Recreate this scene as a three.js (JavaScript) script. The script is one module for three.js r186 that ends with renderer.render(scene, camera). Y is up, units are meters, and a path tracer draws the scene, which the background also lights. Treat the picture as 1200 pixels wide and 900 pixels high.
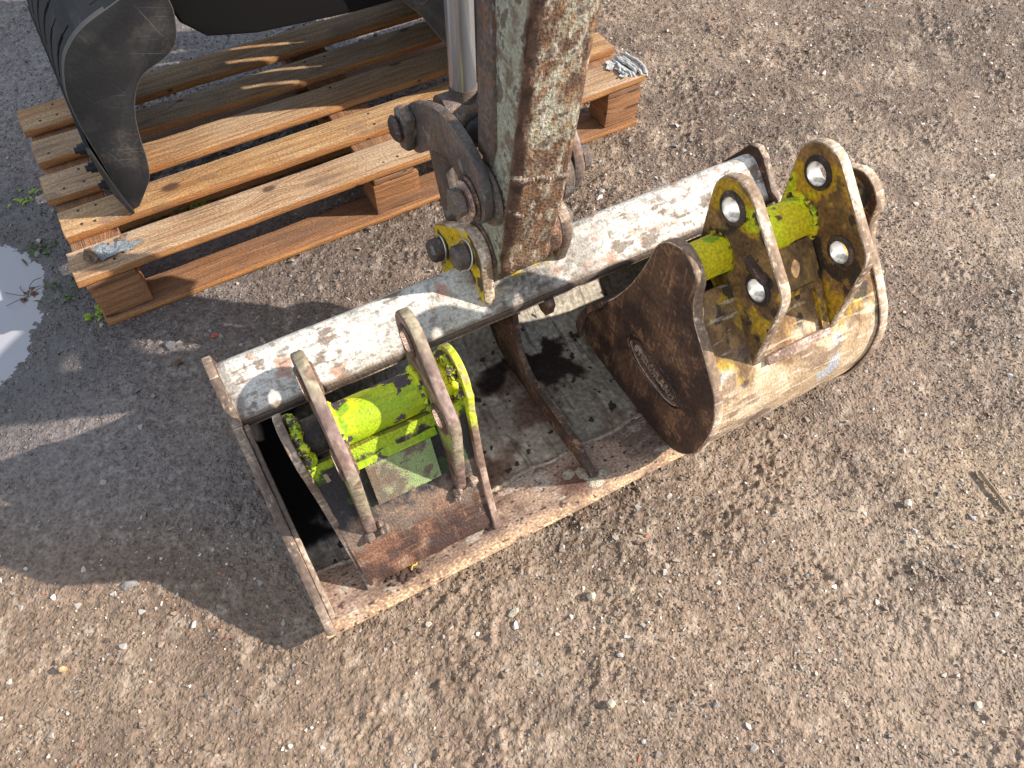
import * as THREE from 'three';
import { mergeGeometries, mergeVertices, toCreasedNormals } from 'three/addons/utils/BufferGeometryUtils.js';
import { TextGeometry } from 'three/addons/geometries/TextGeometry.js';
import { FontLoader } from 'three/addons/loaders/FontLoader.js';
import { ConvexGeometry } from 'three/addons/geometries/ConvexGeometry.js';

// ------------------------------------------------------------------ camera, sky, sun, exposure
const scene = new THREE.Scene();
const D2R = Math.PI / 180;
const camera = new THREE.PerspectiveCamera(53.13, 4 / 3, 0.05, 400);
camera.position.set(0, 1.25, 0);
camera.rotation.order = 'YXZ';
camera.rotation.set(-55.902 * D2R, 0, 0.88 * D2R);

const renderer = new THREE.WebGLRenderer({ antialias: true });
renderer.toneMapping = THREE.LinearToneMapping;
renderer.toneMappingExposure = 1.56;
renderer.shadowMap.enabled = true;
renderer.setSize(1024, 768);

const sunDir = new THREE.Vector3(1.0, 0.615, -0.155).normalize();
const sun = new THREE.DirectionalLight(new THREE.Color(1.0, 0.92, 0.83), 5.0);
sun.position.copy(sunDir).multiplyScalar(12);
sun.target.position.set(0, 0, -0.9);
sun.castShadow = true;
sun.shadow.radius = 1.2;
sun.shadow.mapSize.set(4096, 4096);
Object.assign(sun.shadow.camera, { left: -3, right: 3, top: 3, bottom: -3, near: 1, far: 30 });
scene.add(sun, sun.target);

// ------------------------------------------------------------------ noise
function rng(seed) { let s = seed >>> 0; return () => { s = (s + 0x6d2b79f5) | 0; let t = Math.imul(s ^ (s >>> 15), 1 | s); t = (t + Math.imul(t ^ (t >>> 7), 61 | t)) ^ t; return ((t ^ (t >>> 14)) >>> 0) / 4294967296; }; }
const PERM = new Uint16Array(8192), GX = new Float32Array(256), GY = new Float32Array(256);
{ const r = rng(7); const p = [...Array(4096).keys()]; for (let i = 4095; i > 0; i--) { const j = Math.floor(r() * (i + 1)); [p[i], p[j]] = [p[j], p[i]]; } for (let i = 0; i < 8192; i++) PERM[i] = p[i & 4095];
  for (let i = 0; i < 256; i++) { const a = r() * Math.PI * 2; GX[i] = Math.cos(a); GY[i] = Math.sin(a); } }
function pn(x, y, px, py, seed) {            // periodic gradient noise, about -0.7..0.7
  const x0 = Math.floor(x), y0 = Math.floor(y), fx = x - x0, fy = y - y0;
  let ax = x0 % px; if (ax < 0) ax += px; let ay = y0 % py; if (ay < 0) ay += py;
  const bx = ax + 1 === px ? 0 : ax + 1, by = ay + 1 === py ? 0 : ay + 1;
  const sa = PERM[(ax + seed) & 4095], sb = PERM[(bx + seed) & 4095];
  const a = PERM[sa + (ay & 4095)] & 255, b = PERM[sb + (ay & 4095)] & 255, c = PERM[sa + (by & 4095)] & 255, d = PERM[sb + (by & 4095)] & 255;
  const u = fx * fx * fx * (fx * (fx * 6 - 15) + 10), v = fy * fy * fy * (fy * (fy * 6 - 15) + 10);
  const n0 = GX[a] * fx + GY[a] * fy, n1 = GX[b] * (fx - 1) + GY[b] * fy, n2 = GX[c] * fx + GY[c] * (fy - 1), n3 = GX[d] * (fx - 1) + GY[d] * (fy - 1);
  const l = n0 + u * (n1 - n0), m = n2 + u * (n3 - n2);
  return l + v * (m - l);
}
function fbm(x, y, fx, fy, oct, seed) {      // x, y in 0..1 (tiles), first octave at fx, fy cells; result about -0.5..0.5
  let s = 0, a = 0.75;
  for (let i = 0; i < oct; i++) { s += a * pn(x * fx, y * fy, fx, fy, seed + i * 37); fx *= 2; fy *= 2; a *= 0.5; }
  return s;
}
const sst = (a, b, x) => { let t = (x - a) / (b - a); t = t < 0 ? 0 : t > 1 ? 1 : t; return t * t * (3 - 2 * t); };
const clamp01 = (x) => (x < 0 ? 0 : x > 1 ? 1 : x);
const lerp = (a, b, t) => a + (b - a) * t;

// ------------------------------------------------------------------ sky: pale, broken cloud
{
  const w = 512, h = 256, data = new Float32Array(w * h * 4);
  for (let j = 0; j < h; j++) for (let i = 0; i < w; i++) {
    const el = ((j + 0.5) / h - 0.5) * Math.PI, az = ((i + 0.5) / w - 0.5) * 2 * Math.PI, o = (j * w + i) * 4;
    const dx = Math.cos(el) * Math.cos(az), dy = Math.sin(el), dz = Math.cos(el) * Math.sin(az);
    const t = clamp01(dy), c = sst(-0.1, 0.22, fbm(i / w, j / h * 0.5, 5, 5, 5, 11) + 0.03);
    const k = Math.max(0, dx * sunDir.x + dy * sunDir.y + dz * sunDir.z), glow = 0.25 * Math.pow(k, 8);
    const blue = [0.30 + 0.22 * (1 - t), 0.41 + 0.19 * (1 - t), 0.60 + 0.1 * (1 - t)], cl = [0.86, 0.88, 0.92];
    for (let q = 0; q < 3; q++) { let v = lerp(blue[q], cl[q], c * 0.75) + glow; if (dy < 0) v *= lerp(1, 0.35, sst(0, -0.15, dy)); data[o + q] = v * 0.86; }
    data[o + 3] = 1;
  }
  const sky = new THREE.DataTexture(data, w, h, THREE.RGBAFormat, THREE.FloatType);
  sky.mapping = THREE.EquirectangularReflectionMapping; sky.magFilter = THREE.LinearFilter; sky.minFilter = THREE.LinearFilter; sky.needsUpdate = true;
  scene.background = sky; scene.environment = sky;
}

// ------------------------------------------------------------------ textures and materials
function data8(arr, w, h, srgb) {
  const t = new THREE.DataTexture(arr, w, h, THREE.RGBAFormat); t.wrapS = t.wrapT = THREE.RepeatWrapping; t.magFilter = THREE.LinearFilter; t.minFilter = THREE.LinearMipmapLinearFilter; t.generateMipmaps = true;
  if (srgb) t.colorSpace = THREE.SRGBColorSpace; t.needsUpdate = true; return t;
}
// fn(x, y, o) fills o.c (sRGB 0..255), o.ro, o.me, o.h for the texel at x, y in 0..1
function surface(name, w, h, bumpScale, fn, extra = {}) {
  const C = new Uint8Array(w * h * 4), R = new Uint8Array(w * h * 4), B = new Uint8Array(w * h * 4), o = { c: [0, 0, 0], ro: 0.8, me: 0, h: 0.5 };
  for (let j = 0, k = 0; j < h; j++) for (let i = 0; i < w; i++, k += 4) {
    o.ro = 0.8; o.me = 0; o.h = 0.5; fn((i + 0.5) / w, (j + 0.5) / h, o);
    for (let q = 0; q < 3; q++) C[k + q] = Math.max(0, Math.min(255, o.c[q]));
    C[k + 3] = R[k + 3] = B[k + 3] = 255;
    R[k + 1] = 255 * clamp01(o.ro); R[k + 2] = 255 * clamp01(o.me); B[k] = B[k + 1] = B[k + 2] = 255 * clamp01(o.h);
  }
  const sh = extra.share; if (sh) delete extra.share;
  let ms = 0, rs = 0; for (let k = 0; k < R.length; k += 4) { rs += R[k + 1]; ms += R[k + 2]; }
  const small = w * h <= 512 * 512, rm = small ? null : sh ? sh.roughnessMap : data8(R, w, h), m = new THREE.MeshPhysicalMaterial({ color: 0xffffff, map: data8(C, w, h, true), roughnessMap: rm, metalnessMap: rm, roughness: small ? rs / (w * h * 255) : 1, metalness: small ? ms / (w * h * 255) : 1, bumpMap: sh ? sh.bumpMap : data8(B, w, h), bumpScale, ...extra });
  m.name = name; return m;
}
const mixc = (o, a, b, t) => { for (let q = 0; q < 3; q++) o[q] = a[q] + (b[q] - a[q]) * t; };
const tint = (o, b, t) => { for (let q = 0; q < 3; q++) o[q] += (b[q] - o[q]) * t; };
const gain = (o, f) => { for (let q = 0; q < 3; q++) o[q] *= f; };

// tile = metres one texture repeat covers (uv are metres / tile)
const M = {};
function rust(name, seed, dark, mid, light, o2 = {}) {
  return surface(name, 768, 768, o2.bump ?? 0.0016, (x, y, o) => {
    const a = fbm(x, y, 3, 3, 6, seed), b = fbm(x, y, 9, 9, 5, seed + 400), f = fbm(x, y, 60, 60, 3, seed + 800), s = fbm(x, y, o2.sx ?? 4, o2.sy ?? 90, 3, seed + 1200);
    mixc(o.c, dark, mid, sst(-0.25, 0.25, a + 0.5 * b));
    tint(o.c, light, sst(0.12, 0.42, b + 0.5 * f) * 0.75);
    tint(o.c, [Math.min(255, light[0] * 1.25), Math.min(255, light[1] * 1.25), Math.min(255, light[2] * 1.3)], sst(0.16, 0.36, s) * 0.55 * sst(-0.2, 0.2, a));
    gain(o.c, 1 + 0.35 * f);
    o.ro = 0.7 + 0.35 * b; o.me = 0.1; o.h = 0.5 + 0.5 * b + 0.55 * f + 0.3 * s;
  }, M.rustBrown && !o2.own ? { share: M.rustBrown } : {});
}
M.rustBrown = rust('rust_brown', 21, [72, 56, 48], [118, 90, 72], [158, 120, 94]);
M.rustDark = rust('rust_dark', 77, [52, 45, 42], [84, 71, 64], [118, 98, 84]);
M.rustPale = rust('rust_pale', 133, [132, 106, 92], [178, 150, 132], [216, 194, 176]);
M.wornEdge = rust('worn_edge', 155, [140, 116, 94], [194, 170, 144], [230, 212, 188], { bump: 0.001 });
M.edgeBrown = rust('edge_brown', 166, [104, 88, 76], [150, 130, 112], [196, 174, 152], { bump: 0.0012 });
M.rustSide = rust('rust_side', 201, [66, 48, 40], [104, 76, 58], [140, 104, 76], { sx: 60, sy: 5, own: true });
M.greasy = surface('greasy_steel', 512, 512, 0.0012, (x, y, o) => {
  const a = fbm(x, y, 3, 3, 5, 301), b = fbm(x, y, 14, 14, 4, 333), f = fbm(x, y, 70, 70, 2, 350);
  mixc(o.c, [84, 76, 71], [116, 102, 92], sst(-0.3, 0.3, a + b * 0.5)); tint(o.c, [120, 84, 62], sst(0.16, 0.3, b) * 0.6); tint(o.c, [150, 150, 146], sst(0.27, 0.33, fbm(x, y, 6, 6, 5, 390)) * 0.6);
  gain(o.c, 1 + 0.4 * f); o.ro = 0.55 + 0.3 * b; o.me = 0.1; o.h = 0.5 + 0.4 * b + 0.4 * f;
});
M.blackPaint = surface('black_paint', 512, 512, 0.0006, (x, y, o) => {
  const a = fbm(x, y, 3, 3, 5, 401), f = fbm(x, y, 50, 50, 3, 433), s = fbm(x, y + 0.3 * x, 3, 110, 2, 470), s2 = fbm(x + 0.4 * y, y, 100, 3, 2, 480);
  mixc(o.c, [17, 17, 18], [28, 28, 30], sst(-0.3, 0.3, a)); const sc = Math.max(sst(0.30, 0.42, s), sst(0.31, 0.42, s2)); tint(o.c, [120, 116, 110], sc * 0.5 * sst(-0.1, 0.3, a));
  tint(o.c, [70, 54, 44], sst(0.38, 0.46, a + 0.5 * f) * 0.35); tint(o.c, [86, 78, 70], sst(0.05, 0.4, fbm(x, y, 5, 5, 5, 495)) * 0.35); gain(o.c, 1 + 0.3 * f); o.ro = 0.75; o.h = 0.5 + 0.4 * f - 0.3 * sc;
});
// the beam's texture: x runs along it, y round it (0..0.3 the bright upper face)
M.discOchre = new THREE.MeshPhysicalMaterial({ color: new THREE.Color().setRGB(0.34, 0.2, 0.08), roughness: 0.75 }); M.discOchre.name = 'disc_ochre';
M.blackPlain = new THREE.MeshPhysicalMaterial({ color: new THREE.Color().setRGB(0.012, 0.011, 0.011), roughness: 0.9, specularIntensity: 0.15 }); M.blackPlain.name = 'black_shade';  // near black, low specular: shade between the jaws put into the colour
M.blackEdge = new THREE.MeshPhysicalMaterial({ color: new THREE.Color().setRGB(0.085, 0.08, 0.074), roughness: 0.6, metalness: 0.2 }); M.blackEdge.name = 'worn_black_edge';
M.whitePaint = surface('white_paint', 2048, 512, 0.0014, (x, y, o) => {
  const a = fbm(x, y, 9, 3, 6, 501), b = fbm(x, y, 30, 10, 5, 540), f = fbm(x, y, 240, 78, 3, 570), g = fbm(x, y, 90, 29, 4, 600), s = fbm(x, y, 20, 60, 3, 620), e = fbm(x, y, 16, 6, 6, 660);
  mixc(o.c, [196, 191, 180], [226, 221, 211], sst(-0.3, 0.3, a + 0.4 * g)); tint(o.c, [176, 172, 164], sst(0.06, 0.3, b + 0.4 * g) * 0.6); tint(o.c, [138, 126, 112], sst(0.2, 0.32, g + 0.35 * f) * 0.55);
  tint(o.c, [182, 130, 106], sst(0.2, 0.34, e + 0.25 * f) * 0.75); tint(o.c, [150, 140, 126], sst(0.12, 0.34, s + 0.5 * b) * 0.4); tint(o.c, [122, 110, 98], sst(0.22, 0.3, fbm(x, y, 50, 24, 4, 690) + 0.3 * f) * 0.6);
  const shadeGrime = sst(0.085, 0.03, Math.abs(x - 0.505) + 0.08 * b), g2 = sst(0.05, 0.0, Math.abs(x - 0.60) + 0.12 * b); tint(o.c, [96, 88, 80], Math.max(shadeGrime * (0.62 + 0.9 * g), g2 * 0.4)); tint(o.c, [196, 160, 36], shadeGrime * sst(0.15, 0.18, y) * sst(0.235, 0.21, y) * sst(-0.05, 0.1, b) * 0.9);  // grey between the hangers: patina plus arm and ear shadow painted in
  tint(o.c, [120, 98, 82], sst(0.03, 0.0, y + 0.03 * b) * 0.8); tint(o.c, [74, 64, 56], sst(0.86, 0.93, y + 0.05 * b) * 0.8); tint(o.c, [104, 86, 72], sst(0.26, 0.36, a + 0.5 * b + 0.3 * s) * 0.6); tint(o.c, [110, 104, 98], sst(0.03, 0.0, x + 0.05 * b) * 0.6); gain(o.c, 1 + 0.28 * f);
  o.ro = 0.66 + 0.3 * g; o.h = 0.6 - 0.3 * sst(0.1, 0.3, g) + 0.35 * f + 0.25 * b;
});
M.limePaint = surface('lime_paint', 768, 768, 0.0012, (x, y, o) => {
  const a = fbm(x, y, 3, 3, 6, 701), b = fbm(x, y, 8, 8, 6, 740), f = fbm(x, y, 60, 60, 3, 770), chip = sst(0.15, 0.17, fbm(x, y, 4, 4, 6, 760) + 0.1 * f);
  mixc(o.c, [162, 188, 20], [218, 224, 28], sst(-0.25, 0.2, a)); tint(o.c, [110, 160, 40], sst(0.12, 0.35, fbm(x, y, 5, 5, 4, 790)) * 0.7);
  tint(o.c, [120, 130, 40], sst(0.3, 0.4, fbm(x, y, 30, 30, 3, 810)) * 0.4); tint(o.c, [150, 160, 40], sst(0.12, 0.3, fbm(x, y, 5, 30, 4, 830)) * 0.5); gain(o.c, 1 + 0.22 * f); tint(o.c, [86, 74, 76], chip);
  o.ro = lerp(0.5, 0.8, chip); o.h = 0.7 - 0.4 * chip + 0.3 * f;
});
M.limeFade = surface('faded_lime', 512, 512, 0.0012, (x, y, o) => {
  const a = fbm(x, y, 3, 3, 6, 741), b = fbm(x, y, 9, 9, 5, 780), f = fbm(x, y, 60, 60, 3, 810);
  mixc(o.c, [112, 84, 66], [150, 132, 104], sst(-0.2, 0.2, b)); tint(o.c, [150, 164, 96], sst(0.0, 0.25, a) * 0.75); tint(o.c, [84, 66, 56], sst(0.16, 0.26, b - a * 0.4) * 0.8); gain(o.c, 1 + 0.4 * f);
  o.ro = 0.75; o.h = 0.5 + 0.4 * b + 0.5 * f;
});
M.yellowRust = surface('yellow_rust', 768, 768, 0.0018, (x, y, o) => {
  const a = fbm(x, y, 3, 3, 6, 841), b = fbm(x, y, 8, 8, 6, 880), f = fbm(x, y, 60, 60, 3, 910);
  mixc(o.c, [104, 78, 48], [150, 116, 66], sst(-0.25, 0.25, b)); tint(o.c, [194, 156, 34], sst(0.02, 0.14, a + 0.4 * b) * 0.85); tint(o.c, [200, 214, 24], sst(0.24, 0.3, a + 0.3 * b) * 0.9);
  tint(o.c, [46, 40, 34], sst(0.17, 0.24, fbm(x, y, 6, 6, 6, 950) + 0.1 * f) * 0.85); gain(o.c, 1 + 0.4 * f); o.ro = 0.75; o.h = 0.5 + 0.5 * b + 0.5 * f;
});
M.yellowTube = surface('chipped_yellow_lime', 512, 512, 0.0012, (x, y, o) => {
  const a = fbm(x, y, 3, 3, 6, 1841), b = fbm(x, y, 7, 7, 6, 1880), f = fbm(x, y, 60, 60, 3, 1910);
  mixc(o.c, [226, 206, 20], [232, 234, 24], sst(-0.2, 0.1, a)); tint(o.c, [130, 172, 44], sst(0.16, 0.24, fbm(x, y, 4, 4, 5, 1930)) * 0.8); tint(o.c, [116, 82, 48], sst(0.12, 0.2, b) * 0.85); tint(o.c, [50, 44, 36], sst(0.24, 0.28, b + 0.1 * f) * 0.9);
  gain(o.c, 1 + 0.3 * f); o.ro = 0.65; o.h = 0.6 - 0.3 * sst(0.12, 0.2, b) + 0.4 * f;
});
M.yellowPaint = surface('worn_yellow', 512, 512, 0.0014, (x, y, o) => {
  const a = fbm(x, y, 4, 4, 6, 1001), b = fbm(x, y, 10, 10, 5, 1040), f = fbm(x, y, 60, 60, 3, 1070);
  mixc(o.c, [220, 176, 20], [236, 204, 40], sst(-0.2, 0.2, a)); tint(o.c, [74, 58, 46], sst(0.12, 0.22, a + 0.6 * b) * 0.9); tint(o.c, [206, 196, 180], sst(0.2, 0.28, fbm(x, y, 7, 7, 5, 1090)) * 0.6); gain(o.c, 1 + 0.3 * f); o.ro = 0.65; o.h = 0.5 + 0.4 * b + 0.4 * f;
});
M.pinSilver = surface('bore_silver', 256, 256, 0.0006, (x, y, o) => { const a = fbm(x, y, 5, 5, 5, 1101); mixc(o.c, [112, 111, 109], [188, 186, 182], sst(-0.25, 0.2, a)); o.ro = 0.5; o.me = 0.3; o.h = 0.5 + a; });
M.chrome = new THREE.MeshPhysicalMaterial({ color: new THREE.Color().setRGB(0.42, 0.43, 0.45), metalness: 0.75, roughness: 0.26 }); M.chrome.name = 'chrome';
M.wire = new THREE.MeshPhysicalMaterial({ color: new THREE.Color().setRGB(0.7, 0.69, 0.66), metalness: 0.8, roughness: 0.35 }); M.wire.name = 'clip_wire';
M.boltBlack = new THREE.MeshPhysicalMaterial({ color: new THREE.Color().setRGB(0.02, 0.021, 0.025), metalness: 0.3, roughness: 0.5 }); M.boltBlack.name = 'bolt_black';

// whole inside of the grading bucket: x runs along it, y from its cutting edge side (0) up the back (1)
M.bucketInside = surface('bucket_inside', 1536, 768, 0.0022, (x, y, o) => {
  const a = fbm(x, y, 5, 3, 6, 1201), b = fbm(x, y, 14, 8, 6, 1240), f = fbm(x, y, 110, 60, 3, 1270), d = fbm(x, y, 30, 16, 4, 1300), st = fbm(x, y, 70, 4, 3, 1320);
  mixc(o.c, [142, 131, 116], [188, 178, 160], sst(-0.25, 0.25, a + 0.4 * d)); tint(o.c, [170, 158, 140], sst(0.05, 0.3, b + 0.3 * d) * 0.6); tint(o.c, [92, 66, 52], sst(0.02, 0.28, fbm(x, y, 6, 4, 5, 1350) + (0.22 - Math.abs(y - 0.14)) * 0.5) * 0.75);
  tint(o.c, [150, 146, 136], sst(0.35, 0.75, y) * 0.35); tint(o.c, [84, 64, 54], sst(0.16, 0.28, st) * 0.4);
  const oil = sst(0.0, 0.055, 0.1 - Math.hypot((x - 0.545) * 1.35, (y - 0.40) * 0.82) + 0.16 * b + 0.07 * d), oil2 = sst(0, 0.04, 0.045 - Math.hypot((x - 0.435) * 1.5, (y - 0.42) * 0.8) + 0.1 * b);
  tint(o.c, [38, 28, 24], Math.max(oil, oil2) * 0.93); tint(o.c, [44, 34, 30], sst(0.36, 0.39, fbm(x, y, 40, 22, 3, 1390) + 0.1 * (0.3 - y)) * 0.85); tint(o.c, [16, 13, 12], sst(0.115, 0.07, x + 0.1 * b) * sst(0.10, 0.17, y + 0.1 * b) * 0.97); gain(o.c, 1 + 0.4 * f);  // black left end: shade of the narrow gap painted into the colour
  o.ro = lerp(0.85, 0.45, Math.max(oil, oil2)); o.h = 0.5 + 0.5 * d + 0.4 * f + 0.3 * b;
});
M.blade = surface('blade', 1536, 256, 0.0009, (x, y, o) => {
  const a = fbm(x, y, 9, 2, 6, 1401), b = fbm(x, y, 36, 6, 5, 1440), f = fbm(x, y, 200, 32, 3, 1470), edge = sst(0.32, 0.12, y + 0.25 * b);
  mixc(o.c, [114, 92, 78], [160, 134, 114], sst(-0.25, 0.25, a + 0.4 * b)); tint(o.c, [176, 164, 150], sst(0.14, 0.3, fbm(x, y, 14, 3, 5, 1490)) * 0.7); tint(o.c, [206, 164, 122], edge * (0.5 + 0.7 * b)); tint(o.c, [226, 192, 150], edge * sst(0.0, 0.4, f + b) * 0.4);
  tint(o.c, [58, 40, 34], sst(0.3, 0.34, fbm(x, y, 70, 12, 4, 1500)) * 0.8); tint(o.c, [86, 54, 42], sst(0.03, 0, Math.hypot(x - 0.452, (y - 0.5) * 0.12) - 0.018 * (0.8 + b)) * 0.7); gain(o.c, 1 + 0.5 * f); o.ro = 0.8; o.h = 0.5 + 0.5 * f + 0.4 * b;
});
// shell of the tan bucket: y runs from its tube (0) down to the bottom edge (1)
M.tanShell = surface('tan_shell', 1024, 1024, 0.0014, (x, y, o) => {
  const a = fbm(x, y, 3, 3, 6, 1601), b = fbm(x, y, 9, 9, 6, 1640), f = fbm(x, y, 80, 80, 3, 1670), s = fbm(x, y, 5, 60, 3, 1690);
  mixc(o.c, [184, 156, 122], [214, 190, 156], sst(-0.25, 0.25, a + 0.4 * b)); tint(o.c, [226, 212, 186], sst(0.05, 0.3, b) * 0.5); tint(o.c, [184, 144, 106], sst(0.12, 0.34, s + 0.5 * b) * 0.5); tint(o.c, [176, 186, 200], sst(0.12, 0.26, fbm(x, y, 5, 5, 6, 1710) + 0.16 * sst(0.3, 0.05, x) * sst(0.6, 0.45, y) - 0.13) * 0.8);
  tint(o.c, [150, 116, 84], sst(0.75, 0.95, y) * 0.35);
  const up = sst(0.36, 0.27, y + 0.14 * b + 0.1 * a); mixcUp(o, up, x, y, b, f);
  tint(o.c, [128, 104, 84], sst(0.06, 0.26, fbm(x, y, 4, 9, 6, 1780) + 0.2 * s) * 0.65); tint(o.c, [236, 220, 194], sst(0.16, 0.3, fbm(x, y, 5, 40, 4, 1790)) * 0.5); const dirt = sst(0.03, 0, Math.hypot((x - 0.33) * 1.2, (y - 0.66) * 1.1) - 0.05 - 0.12 * b); tint(o.c, [120, 96, 80], dirt * 0.8); gain(o.c, 1 + 0.28 * f); o.ro = 0.78; o.h = 0.5 + 0.4 * b + 0.4 * f + 0.15 * s;
});
function mixcUp(o, up, x, y, b, f) { const c = [0, 0, 0]; mixc(c, [112, 82, 50], [160, 122, 74], sst(-0.2, 0.25, b)); tint(c, [196, 160, 40], sst(0.08, 0.2, fbm(x, y, 6, 6, 5, 1740)) * 0.7); tint(c, [48, 40, 34], sst(0.14, 0.22, fbm(x, y, 7, 7, 6, 1760)) * 0.8); tint(o.c, c, up * 0.95); }
// shell of the lime bucket: y from the tube (0) down (1)
M.rustyShell = surface('rusty_shell', 768, 768, 0.0018, (x, y, o) => {
  const a = fbm(x, y, 3, 3, 6, 1801), b = fbm(x, y, 9, 9, 6, 1840), f = fbm(x, y, 70, 70, 3, 1870), s = fbm(x, y, 5, 40, 3, 1890), t = y + 0.16 * b + 0.1 * a;
  mixc(o.c, [68, 46, 37], [112, 78, 59], sst(-0.25, 0.25, a + 0.5 * b)); tint(o.c, [150, 104, 74], sst(0.08, 0.3, s + 0.3 * b) * 0.5); tint(o.c, [58, 42, 36], sst(0.14, 0.3, fbm(x, y, 6, 8, 5, 1910)) * 0.6); tint(o.c, [170, 158, 140], sst(0.2, 0.4, b + 0.1 * f) * 0.3);
  tint(o.c, [150, 140, 124], sst(0.2, 0.06, Math.abs(t - 0.52)) * 0.5); tint(o.c, [46, 46, 49], sst(0.5, 0.38, t) * 0.92); tint(o.c, [74, 112, 40], sst(0.1, 0.22, fbm(x, y, 7, 7, 5, 1930)) * sst(0.5, 0.3, t) * 0.6); tint(o.c, [176, 200, 34], sst(0.13, 0.07, t) * 0.9);  // slate upper zone: dark paint with the shade beside the ears painted in
  gain(o.c, 1 + 0.35 * f); o.ro = 0.7; o.h = 0.5 + 0.5 * b + 0.4 * f;
});
M.wearPlate = surface('wear_plate', 512, 512, 0.0014, (x, y, o) => {
  const a = fbm(x, y, 3, 3, 6, 1951), b = fbm(x, y, 9, 9, 6, 1960), f = fbm(x, y, 70, 70, 3, 1970); mixc(o.c, [110, 100, 84], [150, 136, 116], sst(-0.25, 0.25, b)); tint(o.c, [150, 178, 110], sst(-0.05, 0.25, a + 0.6 * (x - 0.35)) * 0.75); tint(o.c, [96, 76, 62], sst(0.1, 0.25, b - a) * 0.6); gain(o.c, 1 + 0.4 * f); o.ro = 0.75; o.h = 0.5 + 0.4 * b + 0.4 * f; });
// arm: x goes round the box (left side 0..0.4, front corner 0.4, front face 0.4..1), y up
M.arm = surface('arm_paint', 768, 1536, 0.002, (x, y, o) => {
  const a = fbm(x, y, 4, 14, 6, 2001), b = fbm(x, y, 9, 34, 6, 2040), f = fbm(x, y, 50, 200, 3, 2070), s = fbm(x, y, 26, 34, 4, 2090), g = fbm(x, y, 24, 96, 4, 2110), s2 = fbm(x + 0.3 * y, y, 12, 22, 4, 2150);
  mixc(o.c, [98, 74, 58], [146, 118, 96], sst(-0.3, 0.3, a + 0.6 * b)); tint(o.c, [164, 126, 94], sst(0.02, 0.35, s) * 0.4);
  const front = sst(0.46, 0.52, x), mid = sst(0.98, 0.74, x + 0.2 * s2), upper = sst(0.26, 0.36, y + 0.1 * s2);
  let pale = front * mid * upper * sst(-0.22, 0.1, a + 0.6 * b) * 0.95; pale = Math.max(pale, sst(0.40, 0.36, x) * sst(-0.35, -0.05, b + 0.6 * a) * 0.95, front * sst(0.02, 0.24, s2 + 0.5 * b) * 0.55);
  tint(o.c, [168, 168, 146], pale * (0.8 - 0.3 * sst(0.08, 0.3, g))); tint(o.c, [208, 206, 188], pale * sst(0.06, 0.3, b + 0.5 * g) * 0.6); tint(o.c, [158, 168, 152], sst(0.40, 0.37, x) * 0.35);
  tint(o.c, [150, 104, 66], sst(0.12, 0.26, fbm(x, y, 14, 36, 5, 2170)) * 0.5 * front);
  const corner = sst(0.075, 0.02, Math.abs(x - 0.44 + 0.06 * a + 0.03 * g)); tint(o.c, [78, 54, 42], corner * (0.75 + 0.8 * b)); tint(o.c, [60, 44, 36], sst(0.2, 0.3, b + 0.3 * s) * 0.55); tint(o.c, [222, 212, 194], sst(0.2, 0.34, fbm(x + 0.25 * y, y, 14, 24, 4, 2130) + 0.2 * s2) * 0.5 * front);  // brown corner stripe paints in the shade of the rounded corner
  gain(o.c, 1 + 0.3 * f); o.ro = 0.7; o.h = 0.5 + 0.4 * b + 0.5 * f + 0.3 * g;
});
M.bandPaint = M.edgeBrown;
// wood, grain along x
function wood(name, seed, lo, hi, grey, greyAmt, w = 1024, h = 256, fy = 10) {
  const r = rng(seed * 13 + 5), knots = [...Array(4)].map(() => [r(), r(), 0.02 + 0.03 * r()]);
  return surface(name, w, h, 0.0014, (x, y, o) => {
    let yy = y + 0.05 * fbm(x, y, 2, 1, 3, seed), kn = 0;
    for (const [kx, ky, kr] of knots) { let dx = Math.abs(x - kx); dx = Math.min(dx, 1 - dx) * (w / h); const dy = y - ky, q = Math.hypot(dx * 0.75, dy); yy += 0.11 * Math.sign(dy || 1) * Math.exp(-Math.pow(q / (kr * 5), 2)) * 0.9; kn = Math.max(kn, sst(kr * 1.6, kr * 0.7, q)); }
    const ring = Math.sin((yy * fy + 0.8 * fbm(x, yy, 2, 3, 3, seed + 9)) * Math.PI * 2), g = fbm(x, yy, 8, 120, 3, seed + 40), a = fbm(x, y, 4, 2, 5, seed + 60), f = fbm(x, y, 200, 60, 2, seed + 80);
    mixc(o.c, lo, hi, clamp01(0.5 + 0.3 * ring + 1.3 * g + 0.6 * a)); tint(o.c, [92, 66, 48], sst(0.16, 0.34, g + 0.1 * ring) * 0.55); tint(o.c, grey, greyAmt * clamp01(0.55 + 1.2 * a + 0.8 * g)); tint(o.c, [70, 46, 34], kn * 0.8); tint(o.c, [104, 82, 70], sst(0.2, 0.36, fbm(x, y, 6, 3, 5, seed + 120)) * 0.35); tint(o.c, [110, 84, 66], sst(0.16, 0.4, fbm(x, yy, 5, 60, 3, seed + 140)) * 0.6); gain(o.c, 1 + 0.35 * f);
    o.ro = 0.72 + 0.2 * g; o.h = 0.5 + 0.22 * ring + 0.9 * g + 0.3 * f - 0.2 * kn;
  });
}
M.woodTop = [wood('wood_top', 3001, [142, 106, 72], [198, 158, 112], [178, 162, 144], 0.55), wood('wood_top_b', 3101, [146, 104, 62], [204, 160, 104], [176, 156, 132], 0.45, 1024, 256, 8), wood('wood_top_c', 3201, [142, 102, 66], [202, 160, 110], [180, 162, 144], 0.5, 1024, 256, 13)];
M.woodSide = wood('wood_side', 3301, [150, 96, 48], [198, 138, 76], [150, 116, 88], 0.25, 1024, 128, 3);
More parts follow.
